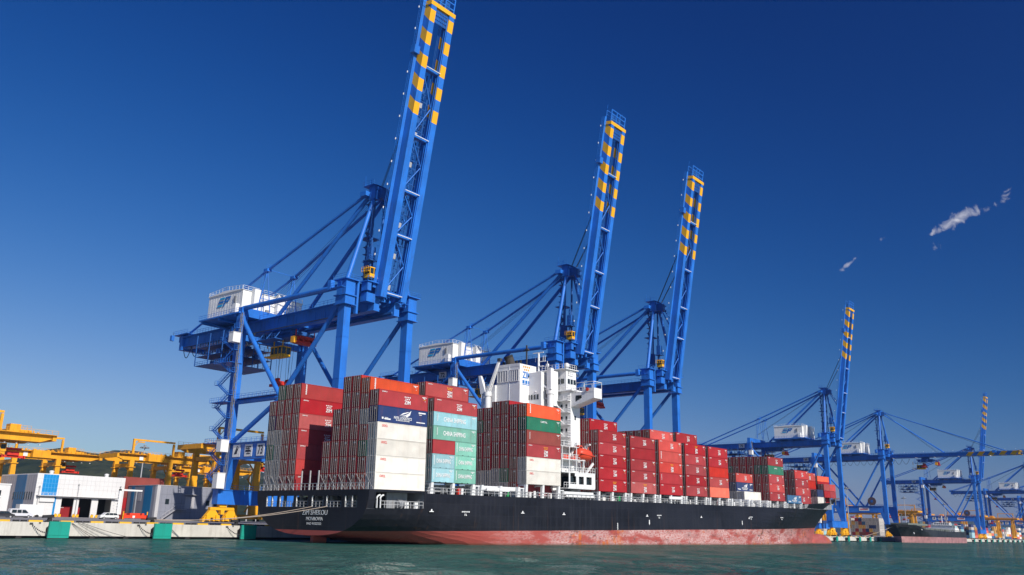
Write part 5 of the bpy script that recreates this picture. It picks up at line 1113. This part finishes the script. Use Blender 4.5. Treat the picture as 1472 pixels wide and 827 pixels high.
# container standing inside the open shed
container(Matrix.Translation((-.1, 121.0, 3.35)), 'r', 20, 'small', 'dark red container glimpsed inside the first open warehouse door', 'containers standing by the buildings', door=False)
g = empty('storehouse', (21.9, 112, 3.3)); tag(g, 'shade-grey panelled storehouse with two deep blue stripes, behind the landside crane leg', 'building')
m = MB(); m.box(0, 22, 0, 15.8, 0, 9.1); m.box(-.1, 22.1, -.1, 15.9, 9.1, 9.25, 1); m.box(-.02, .9, -.03, 0, 0, 9.1, 1); m.box(-.03, 0, 0, 1.1, 0, 9.1, 1)  # pale corner strip paints in the lit end of the front
for k in range(1, 15): m.box(k*1.5-.02, k*1.5+.02, -.015, 0, 0, 9.1, 2)
for z in (2.2, 4.5, 6.8): m.box(.9, 22, -.016, 0, z-.02, z+.02, 2)
m.build('wall', [paint('storehouse_shade_grey', (.24, .25, .30), .7, .06, .2), paint('storehouse_light', (.5, .49, .5), .6), paint('seam_dark', (.13, .135, .15), .7)], g)  # wall colour greyed to stand for shade lying on the front
for nm, a_, b_, c_, d_, mt in (('glazed_strip', 2.6, 6.6, 0, 9.0, BLUP2), ('glazed_strip', 12.2, 13.8, 0, 9.0, BLUP2), ('louvre', 8.0, 10, 5, 7.2, PAND)): m = MB(); m.box(-.06, -.01, a_, b_, c_, d_); m.build(nm, mt, g)
m = MB()
for x in (2.7, 15.1, 17.7): m.box(x, x+1.1, -.06, -.01, 4.2, 5.6)
m.build('window', GLS, g)
m = MB(); m.box(8.6, 11.4, -.06, -.01, 3.2, 6.4); m.box(8.2, 12, -.9, 0, 6.9, 7.05); m.build('freight_door', PAND, g)
m = MB(); m.bar((1.6, -.8, .2), (5.6, -.8, 3.0), .9, .15); m.rail([(1.6, -1.2, .2), (5.6, -1.2, 3.0), (8.2, -1.2, 3.0)], sp=1); m.box(5.6, 8.6, -1.3, 0, 2.9, 3.05); m.build('outside_stairs', PAND, g)
o2 = empty('office_block', (-19.9, 100, 3.2)); tag(o2, 'low plain white office at the left picture edge with small dark windows', 'building')
m = MB(); m.box(-26, 0, 0, 12, 0, 7.0); m.box(-26.1, .12, -.12, 12.1, 7.0, 7.3); m.build('wall', PAN, o2)
m = MB()
for x in (-2.9, -6.2, -9.5):
    for z, h_ in ((1.3, 1.4), (4.6, 1.2)): m.box(x, x+1.1, -.05, -.01, z, z+h_); m.box(x, x+1.1, -.05, -.01, z-.6, z-.35)
m.build('window', GLS, o2)
# red containers piled between the buildings
rows_ = [(0, 'rrnn'), (1, 'rnrn')]
for r_, cds in rows_:
    for k, c in enumerate(cds): container(Matrix.Translation((20.4, 128.3+r_*2.6, 3.35+k*2.9)), c, 40, None, f'@ container piled behind storehouse, {"front" if r_ == 0 else "rear"} pile, tier {NUM[k+1]}', 'containers standing by the buildings')

# ---- vehicles
TYRE = BLK; CARP = paint('silver_paint', (.62, .62, .66), .3, .03, .05, spec=.6); CARD = paint('dark_car_paint', (.03, .03, .035), .3, .03, .05, spec=.6); CHR = paint('headlight_glass', (.6, .6, .58), .15)
def make_car(label, prof, Lc, Wc, cat, paintm, wins, name, wz=.33):
    """side profile in (x,z), nose towards +x; wins: list of window quads in (x,z)"""
    r = empty(name); m = MB(); n_ = len(prof); ins = [.0 if z < 1.0 else .16 for x, z in prof]
    vs = [(x, -Wc/2+i_, z) for (x, z), i_ in zip(prof, ins)]+[(x, Wc/2-i_, z) for (x, z), i_ in zip(prof, ins)]
    m.add(vs, [tuple(range(n_)), tuple(range(n_, 2*n_))[::-1]]+[(k, n_+k, n_+(k+1) % n_, (k+1) % n_) for k in range(n_)]); m.build('body', paintm, r)
    for q in wins:
        m = MB()
        for s_ in (-1, 1): yb, yt = s_*(Wc/2-.02), s_*(Wc/2-.13); m.hexa([(q[0][0], yb-.03, q[0][1]), (q[1][0], yb-.03, q[1][1]), (q[1][0], yb+.03, q[1][1]), (q[0][0], yb+.03, q[0][1]), (q[3][0], yt-.03, q[3][1]), (q[2][0], yt-.03, q[2][1]), (q[2][0], yt+.03, q[2][1]), (q[3][0], yt+.03, q[3][1])])
        m.build('window', GLS, r)
    for x in (Lc*.19, Lc*.81):
        for s_ in (-1, 1):
            m = MB(); m.tube((x, s_*(Wc/2-.2), wz), (x, s_*(Wc/2+.02), wz), wz, 16); w_ = m.build('wheel', TYRE, r); m = MB(); m.tube((x, s_*(Wc/2+.02), wz), (x, s_*(Wc/2+.04), wz), wz*.55, 10); m.build('rim', RAILG, w_)
    for s_ in (-1, 1): m = MB(); m.bx((Lc-.02, s_*(Wc/2-.3), .75), (.12, .35, .2)); m.build('headlight', CHR, r)
    m = MB(); m.box(.2, Lc-.2, -Wc/2-.01, Wc/2+.01, .28, .5); m.build('sill', DGREY, r)
    tag(r, label, cat); return r
van = make_car('silver van parked before the warehouse\'s grey end wall', [(0, .3), (.0, 1.0), (.12, 1.9), (.5, 2.0), (3.1, 2.0), (4.0, 1.25), (4.7, 1.0), (4.8, .3)], 4.8, 1.8, 'van', CARP, [[(.35, 1.15), (1.35, 1.15), (1.35, 1.75), (.45, 1.75)], [(1.5, 1.15), (2.35, 1.15), (2.3, 1.75), (1.5, 1.75)], [(2.5, 1.15), (3.75, 1.15), (3.1, 1.75), (2.5, 1.75)]], 'van')
van.location = (-23.3, 90, 3.05)
suv = make_car('white estate car standing at the warehouse\'s right loading door', [(0, .35), (.0, 1.0), (.75, 1.05), (1.4, 1.62), (3.9, 1.62), (4.4, 1.0), (4.5, .35)], 4.5, 1.75, 'car', paint('white_car_paint', (.75, .75, .74), .3, .03, .05, spec=.6), [[(1.0, 1.08), (2.0, 1.08), (2.0, 1.5), (1.45, 1.5)], [(2.1, 1.08), (3.0, 1.08), (3.0, 1.5), (2.1, 1.5)], [(3.1, 1.08), (4.1, 1.08), (3.8, 1.5), (3.1, 1.5)]], 'estate_car')
suv.location = (-1.2, 95, 3.15)
dc = make_car('dark car half hidden behind the silver van at the left edge', [(0, .3), (0, .85), (.9, 1.0), (1.5, 1.45), (3.0, 1.45), (3.7, .98), (4.4, .8), (4.4, .3)], 4.4, 1.75, 'car', CARD, [[(1.2, 1.0), (2.2, 1.0), (2.2, 1.35), (1.6, 1.35)], [(2.3, 1.0), (3.5, 1.0), (3.0, 1.35), (2.3, 1.35)]], 'dark_car')
dc.location = (-27.4, 88, 3.0)
t = empty('box_trailer', (-17.6, 99, 3.1)); tag(t, 'plain pale box trailer behind the silver van', 'trailer'); m = MB(); m.box(0, 5.2, 0, 2.3, .7, 3.0); m.build('box', WHT, t)
for x in (1.2, 4.0): m = MB(); m.tube((x, -.05, .4), (x, .2, .4), .4, 12); m.build('wheel', TYRE, t)
# spare red spreader frames on the apron, with a white gantry over them
s_ = empty('spare_spreader', (4.6, 96, 3.1)); tag(s_, 'bright orange-red spreader frame resting on the apron beside the white car', 'spreader')
m = MB(); m.box(0, 6.2, -1.1, -.7, .5, 1.2); m.box(0, 6.2, .7, 1.1, .5, 1.2); m.box(1.8, 4.4, -.9, .9, .5, 1.7)
for x in (0, 5.9): m.box(x, x+.3, -1.3, 1.3, .2, 1.3)
m.box(.5, 1.1, -.5, .5, .8, 1.6); m.box(5.0, 5.6, -.6, .6, .8, 1.7); m.build('frame', paint('spreader_orange_red', (.75, .05, .015), .5), s_)
m = MB()
for x in (-.05, 6.05): m.box(x-.12, x+.12, -1.3, -1.1, .2, 2.1)
m.box(2.4, 3.0, -1.14, -1.1, .6, 1.1, 1); m.build('guide_arm', [YARDY, WHT], s_); m = MB(); m.box(-.4, 7.4, -1.2, 1.2, .05, .2); m.build('stand', GREY, s_)
t = empty('test_frame', (7.5, 104, 3.25)); tag(t, 'white inverted-L steel frame standing between the two buildings', 'frame'); m = MB(); m.box(0, .5, 0, .5, 0, 7.4); m.box(0, 6, 0, .5, 7.0, 7.4); 
for k in range(9): m.box(-.9, 0, 0, .4, .5+k*.7, .62+k*.7)
m.build('post', WHT, t); m = MB(); m.box(4.4, 4.7, 0, .4, 0, 7.0); m.build('strut', GREY, t)

# ---- yellow yard cranes
def make_yard_crane(label):
    r = empty('yard_crane'); gw = 11.0
    for x in (5.8, 20.4):
        for y in (0, gw):
            m = MB(); m.hexa([(x-1.3, y-.7, 2.2), (x+1.3, y-.7, 2.2), (x+1.3, y+.7, 2.2), (x-1.3, y+.7, 2.2), (x-.7, y-.6, 18.2), (x+.7, y-.6, 18.2), (x+.7, y+.6, 18.2), (x-.7, y+.6, 18.2)]); m.box(x-1.2, x+1.2, y-1, y+1, 17.4, 17.7); m.box(x-.8, x+.8, y-.6, y+.6, 18.2, 20.0); m.build('leg', YARDY, r)
        m = MB(); m.box(x-.8, x+.8, -4, gw+4, .9, 2.2)
        for y in (-3, -1, gw+1, gw+3): m.tube((x-.2, y, .45), (x+.2, y, .45), .45, 12, 1)
        m.build('sill_beam', [YARDY, BLK], r)
        m = MB(); m.box(x-.6, x+.6, .8, gw-.8, 17.6, 18.8); m.build('cross_beam', YARDY, r)
    for y in (0, gw):
        m = MB(); m.prism([(0, 20.9), (2.5, 19.9), (31.5, 19.9), (35.5, 21.2), (35.5, 22.0), (0, 22.0)], 'y', y-.55, y+.55); s_ = -1 if y == 0 else 1; a, b = sorted((y+s_*.7, y+s_*1.9)); m.box(.5, 35.5, a, b, 21.9, 22.0); m.rail([(.5, y+s_*1.85, 22), (35.5, y+s_*1.85, 22)], sp=1.6)
        for x in range(2, 34, 3): m.box(x, x+.12, y-.62, y+.62, 20.0, 21.9)
        m.build('girder', YARDY, r)
    m = MB(); m.box(34.6, 35.6, -1, gw+1, 20.4, 22.05); m.box(22.5, 34.7, .6, gw-.6, 20.3, 20.45); m.build('end_tie', YARDY, r); m = MB(); m.box(-.1, .7, -1, gw+1, 20.6, 22.0); m.build('end_tie', YARDY, r)
    m = MB()
    for y in (-.2,):
        m.box(5.4, 6.1, y-.3, y+.3, 22, 27.4); m.box(20.6, 21.3, y-.3, y+.3, 22, 26.6); m.bar((5.4, y, 27.1), (21.3, y, 27.1), .55, .6); m.bar((5.9, y, 24.6), (7.6, y, 26.9), .2)
    m.box(7.4, 9.6, -.4, 0, 26.2, 26.6); m.build('service_arch', YARDY, r)
    m = MB(); m.box(10.5, 16.4, -2.9, -.8, 19.8, 22.3)
    for k in range(18): m.box(10.6+k*.32, 10.70+k*.32, -2.96, -2.9, 19.9, 22.2)
    m.build('electric_house', YARDY, r)
    m = MB(); m.box(23.5, 29, .2, gw-.2, 22.2, 22.9); m.box(24.3, 27, 2, 5, 22.9, 24.4); m.tube((25, 5.5, 23.8), (28, 5.5, 23.8), .7, 12); m.rail([(23.5, .2, 22.9), (29, .2, 22.9)], sp=1); m.build('trolley', YARDY, r)
    m = MB(); m.box(23.0, 24.6, 3, 5, 17.0, 19.2); m.box(22.95, 23.0, 3.2, 4.8, 17.6, 18.8, 1); m.box(23.2, 24.4, 2.95, 3.0, 17.6, 18.8, 1); m.build('operator_cab', [YARDY, GLS], r)
    m = MB(); m.box(24.2, 30.2, gw/2-.4, gw/2+.4, 15.6, 16.2); m.box(25.7, 28.7, gw/2-1, gw/2+1, 16.2, 17.2)
    for x in (24.2, 30.0): m.box(x, x+.3, gw/2-1.2, gw/2+1.2, 15.4, 16.2)
    m.box(25.2, 29.2, gw/2-.8, gw/2+.8, 17.6, 18.2); sp_o = m.build('spreader', REDP, r)
    m = MB()
    for x in (26, 28.4): m.tube((x, gw/2, 17.2), (x, gw/2, 22.4), .05, 5)
    m.build('hoist_rope', ROPED, r)
    m = MB()
    for x in (6.0, 20.4):
        for k in range(6): z = 3+k*2.5; s_ = 1 if k % 2 else -1; m.bar((x+1.6, gw/2-1.4*s_, z), (x+1.6, gw/2+1.4*s_, z+2.5), .5, .12); m.box(x+1.2, x+2.1, gw/2+1.4*s_-.5, gw/2+1.4*s_+.5, z+2.45, z+2.52)
    for k in range(22): m.bx((2.5+k*1.37+.5*math.sin(k*7.1), -.2+.35*math.sin(k*3.3), 22.25+.1*(k % 3)), (.3+.2*(k % 4), .35, .4+.25*((k*5) % 3)))
    m.box(1, 34, .1, .25, 22.0, 22.25)
    for k in range(9): m.bx((8+k*3, .75, 19.25), (.35, .35, .3), 1)
    m.build('stairs_and_boxes', [YARDY, WHT], r)
    m = MB(); m.box(8.2, 9.6, -.76, -.72, 20.1, 21.6); m.build('number_plate', WHT, r)
    tag(r, label, 'yard crane', 'yellow rail-mounted yard cranes'); return r
y0 = make_yard_crane('large yellow yard crane at the left picture edge above the warehouse')
def yard(x, y, z, label, mirror=False, s=1.0, src=None):
    o = y0 if src is None else copy_tree(y0); o.location = (x, y, z); o.scale = ((-s if mirror else s), s, s); o['label'] = label; return o
yard(-30.2, 143, 3.3, y0['label'], False, 1.02)
yard(17.0, 213, 3.4, 'yellow yard crane rising behind the white warehouse roof', False, 1.02, 1)
yard(47.5, 190, 3.4, 'yellow yard crane behind the piled red containers', False, 1.02, 1)
yard(36.5, 118, 3.2, 'tall yellow yard crane seen past the landside leg of the largest quay crane', False, 1.0, 1)
yard(96, 232, 3.5, 'yellow yard crane partly hidden behind the quay crane\'s portal beam', False, 1.0, 1)
for x, y, lab in [(590, 112, 'nearest yellow yard crane seen through the first crane beyond the bow'), (650, 150, 'second yellow yard crane beyond the bow, above the stacked containers'), (735, 100, 'yellow yard crane with white plate behind the small ship\'s foredeck'), (790, 150, 'yellow yard crane far behind the lowered boom crane\'s legs'),
        (850, 118, 'yellow yard crane above the small ship\'s middle deck'), (900, 80, 'yellow yard crane right of the small ship\'s white bridge'), (960, 110, 'small yellow yard crane beyond the small ship\'s stern'), (1020, 72, 'small yellow yard crane near the right edge, middle one'), (1120, 60, 'farthest small yellow yard crane at the right edge')]:
    o = yard(x, y, 3.5, lab, False, 1.0, 1); o.rotation_euler.z = R(90)
# ---- lamp masts
def make_mast():
    r = empty('lamp_mast'); m = MB(); m.tube((0, 0, 0), (0, 0, 29.5), .38, 10, r2=.16); m.build('pole', RAILG, r)
    m = MB(); m.tube((0, 0, 29.3), (0, 0, 29.6), 1.7, 14, 0)
    for k in range(8): a = k*math.pi/4; m.bx((1.6*math.cos(a), 1.6*math.sin(a), 29.2), (.6, .6, .35))
    m.tube((0, 0, 29.6), (0, 0, 30.4), .5, 10); m.build('lamp_ring', GREY, r); return r
lm = make_mast()
for i_, (x, y, lab) in enumerate([(85, 242, 'tall lamp mast rising behind the yellow yard crane over the red containers'), (201, 325, 'lamp mast just left of the ship\'s stern containers'), (190, 318, 'bare looking lamp mast under the crane portal beam'), (481, 80, 'lamp mast just right of the crane beyond the bow'), (639, 88, 'lamp mast standing over the small grey ship\'s foredeck'), (782, 92, 'lamp mast behind the small grey ship\'s bridge'), (929, 92, 'small lamp mast near the right picture edge')]):
    o = lm if i_ == 0 else copy_tree(lm); o.location = (x, y, 3.5); tag(o, lab, 'lamp mast', 'high lamp masts in the yard')
# ---- yard containers on the right
import itertools
yr = random.Random(11); cols = 'rWbWrwkWWynW'
for ci in range(9):
    for k in range(5 if ci not in (7,) else 4):
        c = yr.choice('WWyW') if ci == 8 else yr.choice(cols)
        container(Matrix.Translation((600, 97+ci*2.62, 3.5+k*2.6)), c, 40, None, f'@ yard container right of the bow, {ORD[9-ci]} column from left, tier {NUM[k+1]}', 'containers in the yard block right of the bow', sz=.9, detail=False)
m = MB(); 
mats_far = [CC[c][0] for c in 'rbwWykoc']
for bx_, by_, nX, nY in ((720, 92, 10, 6), (860, 88, 8, 8), (980, 95, 14, 6), (560, 130, 3, 8), (1180, 90, 10, 8), (120, 150, 10, 10), (280, 130, 10, 8), (430, 120, 6, 8)):
    for a in range(nX):
        for b_ in range(nY):
            for k in range(yr.randint(1, 5)): m.box(bx_+a*12.8, bx_+a*12.8+12.2, by_+b_*2.7, by_+b_*2.7+2.44, 3.5+k*2.6, 3.5+k*2.6+2.57, yr.randrange(8))
tag(m.build('far_container_yard', mats_far), 'mass of stacked containers filling the yard behind the far cranes', 'container yard', kind='stuff')
# white sheds and vehicles on the far quay
for i_, (x, y, w_, h_, lab) in enumerate([(680, 72, 14, 8, 'white shed just right of the small grey ship\'s stern'), (705, 78, 9, 11, 'taller white shed right of the small grey ship')]):
    r = empty('far_shed', (x, y, 3.3)); tag(r, lab, 'shed'); m = MB(); m.box(0, w_, 0, 8, 0, h_); m.prism([(-.3, h_), (8.3, h_), (4, h_+1.4)], 'x', -.2, w_+.2); m.build('wall', PAN, r); m = MB(); m.box(-.05, 0, 1, 3, 1, 3); m.box(-.05, 0, 5, 7, 4, 6); m.box(2, 5, -.05, 0, 0, 4); m.build('window', GLS, r)

# ---- second ship: small grey bulk carrier, bow towards us
s2 = empty('small_cargo_ship', (120.9, 6.45, 0)); s2.scale = (.68, .85, .66); tag(s2, 'small grey-black cargo ship moored on the far quay, faded pink bottom, white bridge', 'ship')
hm = bpy.data.materials.new('small_ship_paint'); hm.use_nodes = True; n = hm.node_tree.nodes; l = hm.node_tree.links; b = n['Principled BSDF']; co = n.new('ShaderNodeTexCoord'); sx = n.new('ShaderNodeSeparateXYZ'); l.new(co.outputs['Object'], sx.inputs[0])
nz = n.new('ShaderNodeTexNoise'); nz.inputs['Scale'].default_value = .25; nz.inputs['Detail'].default_value = 7; l.new(co.outputs['Object'], nz.inputs[0]); m1 = n.new('ShaderNodeMixRGB'); m1.inputs[1].default_value = (.012, .013, .016, 1); m1.inputs[2].default_value = (.03, .032, .036, 1); l.new(mr(n, l, nz.outputs[0], .4, .6, 0, 1), m1.inputs[0])
m2 = n.new('ShaderNodeMixRGB'); m2.inputs[1].default_value = (.42, .20, .20, 1); m2.inputs[2].default_value = (.26, .13, .13, 1); l.new(mr(n, l, nz.outputs[0], .35, .65, 0, 1), m2.inputs[0]); m3 = n.new('ShaderNodeMixRGB'); l.new(mr(n, l, sx.outputs[2], 5.25, 5.3, 0, 1), m3.inputs[0]); l.new(m2.outputs[0], m3.inputs[1]); l.new(m1.outputs[0], m3.inputs[2]); l.new(m3.outputs[0], b.inputs['Base Color']); b.inputs['Roughness'].default_value = .55
m = MB(); SX0, SX1, SY = 488, 668, 43.0; lv = [13.2, 11, 8, 5.3, 3, 0, -3]; NS = 22
for side in (-1, 1):
    base = len(m.v)
    for i_ in range(NS):
        for k, z in enumerate(lv):
            st_ = lerp_tab([(-3, 500), (5.3, 500), (8, 495), (11, 489), (16, 484)], z); x = st_+(SX1-st_)*(i_/(NS-1))**1.5; t = min(1, (x-st_)/lerp_tab([(0, 50), (6, 44), (13, 30)], z)); zz = z
            if z > 5.3: tp = lerp_tab([(484, 16.0), (505, 15.2), (512, 12.0), (600, 10.8), (668, 11.2)], x); zz = 5.3+(z-5.3)*(tp-5.3)/(13.2-5.3)
            m.v.append((x, SY+side*13.0*(1-(1-t)**2.3), zz))
    for i_ in range(NS-1):
        for k in range(len(lv)-1): a = base+i_*len(lv)+k; q = (a, a+len(lv), a+len(lv)+1, a+1); m.f.append(q if side < 0 else q[::-1]); m.m.append(0); m.sm.append(False)
m.box(SX1-.2, SX1, SY-13, SY+13, -3, 11.2); m.box(512, SX1, SY-12.6, SY+12.6, 10.2, 10.6); m.box(490, 512, SY-7, SY+7, 13.5, 13.8); m.build('hull', hm, s2)
m = MB()
for k in range(6): m.box(520+k*17.5, 534+k*17.5, SY-9, SY+9, 10.6, 13.0)
m.rail([(500, SY-9, 15.2), (512, SY-12.9, 12.2), (SX1, SY-12.9, 11)], sp=3, t=.15); m.box(514, 622, SY-12.6, SY-12.2, 11.8, 12.2)
for k in range(16): m.bar((515+k*7, SY-12.4, 10.6), (515+k*7, SY-12.4, 12), .4)
m.box(505, 508, SY-3, SY+3, 14, 17); m.tube((506, SY, 14), (506, SY, 25), .3, 8); m.box(497, 560, SY-6, SY+6, 15.4, 17.2); m.build('deck_fittings', paint('deck_grey_green', (.16, .18, .16), .7, .2, .5), s2)
m = MB(); m.box(640, 656, SY-10, SY+10, 10.6, 14.5); m.box(641, 655, SY-8, SY+8, 14.5, 17.2); m.box(640, 653, SY-12.5, SY+12.5, 17.2, 17.5); m.box(642, 650, SY-6, SY+6, 17.5, 20); m.tube((646, SY, 20), (646, SY, 27), .3, 8); m.bar((646, SY-3, 24), (646, SY+3, 24), .4); m.box(656, 662, SY-4, SY+4, 10.6, 17); m.build('bridge_house', WHT2, s2)
m = MB()
for y in np.arange(-5.5, 5, 1.6): m.box(641.9, 642, SY+y, SY+y+1.1, 18.2, 19.3)
for x in np.arange(643, 650, 1.6): m.box(x, x+1.1, SY-6.06, SY-6, 18.2, 19.3)
m.build('window', GLS, s2)
m = MB(); m.tube((497, SY-9, 9), (496.5, SY-9.4, 7.4), .5, 10); m.box(508, 511, SY-12.2, SY-11.9, 11.2, 12.0); m.build('anchor', RAILG, s2)

# ---- hills
HM, n, l, b = mat_new('wooded_hill'); b.inputs['Roughness'].default_value = .9; b.inputs['Specular IOR Level'].default_value = .1; geo = n.new('ShaderNodeNewGeometry')
a1 = n.new('ShaderNodeTexNoise'); a1.inputs['Scale'].default_value = .03; a1.inputs['Detail'].default_value = 8; a1.inputs['Roughness'].default_value = .7; l.new(geo.outputs['Position'], a1.inputs['Vector'])
a2 = n.new('ShaderNodeTexNoise'); a2.inputs['Scale'].default_value = .004; a2.inputs['Detail'].default_value = 4; l.new(geo.outputs['Position'], a2.inputs['Vector'])
x1 = n.new('ShaderNodeMixRGB'); x1.inputs[1].default_value = (.012, .022, .012, 1); x1.inputs[2].default_value = (.050, .058, .028, 1); l.new(mr(n, l, a1.outputs[0], .38, .64, 0, 1), x1.inputs[0]); x2 = n.new('ShaderNodeMixRGB'); x2.inputs[2].default_value = (.07, .068, .04, 1); l.new(mr(n, l, a2.outputs[0], .58, .75, 0, .5), x2.inputs[0]); l.new(x1.outputs[0], x2.inputs[1]); l.new(x2.outputs[0], b.inputs['Base Color'])
def hill(name, cx, cy, ang, length, width, prof, seed, res=(170, 44)):
    """ridge: centre line from (cx,cy) in direction ang; prof gives crest heights along it"""
    rs = np.random.RandomState(seed); d = np.array([math.cos(ang), math.sin(ang)]); nrm = np.array([-d[1], d[0]]); U, Vv = np.meshgrid(np.linspace(0, 1, res[0]), np.linspace(-1, 1, res[1]), indexing='ij')
    crest = .90*np.interp(U, [p[0] for p in prof], [p[1] for p in prof]); H_ = crest*np.clip(1-np.abs(Vv)**1.3, 0, 1)
    for k in range(60):
        lam = rs.uniform(.02, .35); a = rs.uniform(0, 6.28); H_ += crest*lam*.075*np.sin((U*length/width*math.cos(a)+Vv*math.sin(a))*6.28/lam/3+rs.uniform(0, 6.28))*np.clip(1-Vv**2, 0, 1)
    H_ += rs.uniform(0, 3.5, H_.shape)*np.clip(1-Vv**2, 0, 1)
    Xh = cx+d[0]*U*length+nrm[0]*Vv*width; Yh = cy+d[1]*U*length+nrm[1]*Vv*width; V_ = np.stack([Xh, Yh, H_+2.0], -1).reshape(-1, 3); nu, nv = res
    fs = [(a*nv+c, (a+1)*nv+c, (a+1)*nv+c+1, a*nv+c+1) for a in range(nu-1) for c in range(nv-1)]
    me = bpy.data.meshes.new(name); me.from_pydata([tuple(v) for v in V_], [], fs); me.materials.append(HM); me.update(); o = bpy.data.objects.new(name, me); COL.objects.link(o); o['kind'] = 'structure'; return o
hill('near_hill', 330, 1790, -.896, 1500, 420, [(0, 20), (.1, 62), (.17, 84), (.22, 96), (.265, 108), (.29, 118), (.33, 112), (.38, 102), (.45, 90), (.52, 86), (.62, 78), (.72, 66), (.85, 44), (1, 8)], 5)
hill('far_hill', 1130, 3600, -1.02, 2400, 700, [(0, 60), (.05, 150), (.12, 240), (.135, 262), (.16, 250), (.20, 236), (.24, 250), (.29, 262), (.33, 248), (.40, 215), (.5, 185), (.65, 120), (.8, 60), (1, 10)], 9, (200, 40))
hill('distant_hill', 6200, 2300, -1.17, 2600, 900, [(0, 30), (.2, 90), (.33, 130), (.4, 120), (.5, 125), (.62, 110), (.8, 90), (1, 30)], 12)

# wisps of cloud in the sky itself, placed by direction
nt = W.node_tree; N = nt.nodes.new; L = nt.links.new
mulc, bg, tc = CLOUD_HOOK
def vm(op, a, b_=None):
    n = N('ShaderNodeVectorMath'); n.operation = op
    for i, v in ((0, a), (1, b_)):
        if v is None: continue
        if isinstance(v, (tuple, Vector)): n.inputs[i].default_value = tuple(v)
        else: L(v, n.inputs[i])
    return n
dirv = vm('NORMALIZE', tc.outputs['Generated']).outputs[0]
nz = N('ShaderNodeTexNoise'); nz.inputs['Scale'].default_value = 80; nz.inputs['Detail'].default_value = 7; nz.inputs['Roughness'].default_value = .62; nz.inputs['Distortion'].default_value = .9; L(dirv, nz.inputs['Vector'])
total = None
for cdir, sa, sb, ang, amp in (((0.9319, 0.174, 0.3184), .015, .0055, 24, 1.0), ((0.9312, 0.1957, 0.3074), .013, .0038, 12, .62), ((0.935, 0.198, 0.2943), .0035, .006, 0, .6), ((0.9338, 0.1278, 0.3343), .0045, .009, -25, .68), ((0.9347, 0.1455, 0.3243), .009, .0028, 20, .55), ((0.9163, 0.2831, 0.2834), .011, .0024, 38, .68), ((0.9195, 0.2454, 0.3071), .006, .0022, 20, .42)):
    cdv = Vector(cdir).normalized(); e1 = cdv.cross(Vector((0, 0, 1))).normalized(); e2 = e1.cross(cdv); an = R(ang)
    f1 = e1*math.cos(an)+e2*math.sin(an); f2 = -e1*math.sin(an)+e2*math.cos(an)
    rel = vm('SUBTRACT', dirv, cdv).outputs[0]
    a_ = vm('DOT_PRODUCT', rel, f1/sa).outputs['Value']; b_ = vm('DOT_PRODUCT', rel, f2/sb).outputs['Value']
    r2 = math_node('ADD', math_node('MULTIPLY', a_, a_), math_node('MULTIPLY', b_, b_)); g_ = math_node('MULTIPLY', math_node('POWER', 2.71828, math_node('MULTIPLY', r2, -.5)), amp)
    total = g_ if total is None else math_node('ADD', total, g_)
nz2 = math_node('SUBTRACT', nz.outputs[0], .5); dens = math_node('ADD', total, math_node('MULTIPLY', nz2, 2.5)); mrn = N('ShaderNodeMapRange'); mrn.inputs[1].default_value = .55; mrn.inputs[2].default_value = 1.75; mrn.inputs[4].default_value = .85; L(dens, mrn.inputs[0]); gate = N('ShaderNodeMapRange'); gate.inputs[1].default_value = .04; gate.inputs[2].default_value = .3; L(total, gate.inputs[0])
fac = math_node('MULTIPLY', mrn.outputs[0], gate.outputs[0])
cmx = N('ShaderNodeMixRGB'); cmx.inputs[2].default_value = (8.6, 8.4, 8.7, 1); L(fac, cmx.inputs[0]); L(mulc.outputs[0], cmx.inputs[1]); L(cmx.outputs[0], bg.inputs[0])

# ---------------------------------------------------------------- air
hz = MB(); hz.box(-1500, 9500, -1200, 5200, -6.5, 290); ho = None
hm_ = bpy.data.materials.new('haze_air'); hm_.use_nodes = True; hn = hm_.node_tree.nodes; hl = hm_.node_tree.links; hn.remove(hn['Principled BSDF'])
pv = hn.new('ShaderNodeVolumePrincipled'); pv.inputs['Color'].default_value = (.42, .64, 1.0, 1); pv.inputs['Density'].default_value = .00007; pv.inputs['Anisotropy'].default_value = .2
hl.new(pv.outputs[0], hn['Material Output'].inputs['Volume'])
ho = hz.build('haze', hm_); ho['kind'] = 'stuff'; ho['label'] = 'thin pale haze in the air over the harbour'
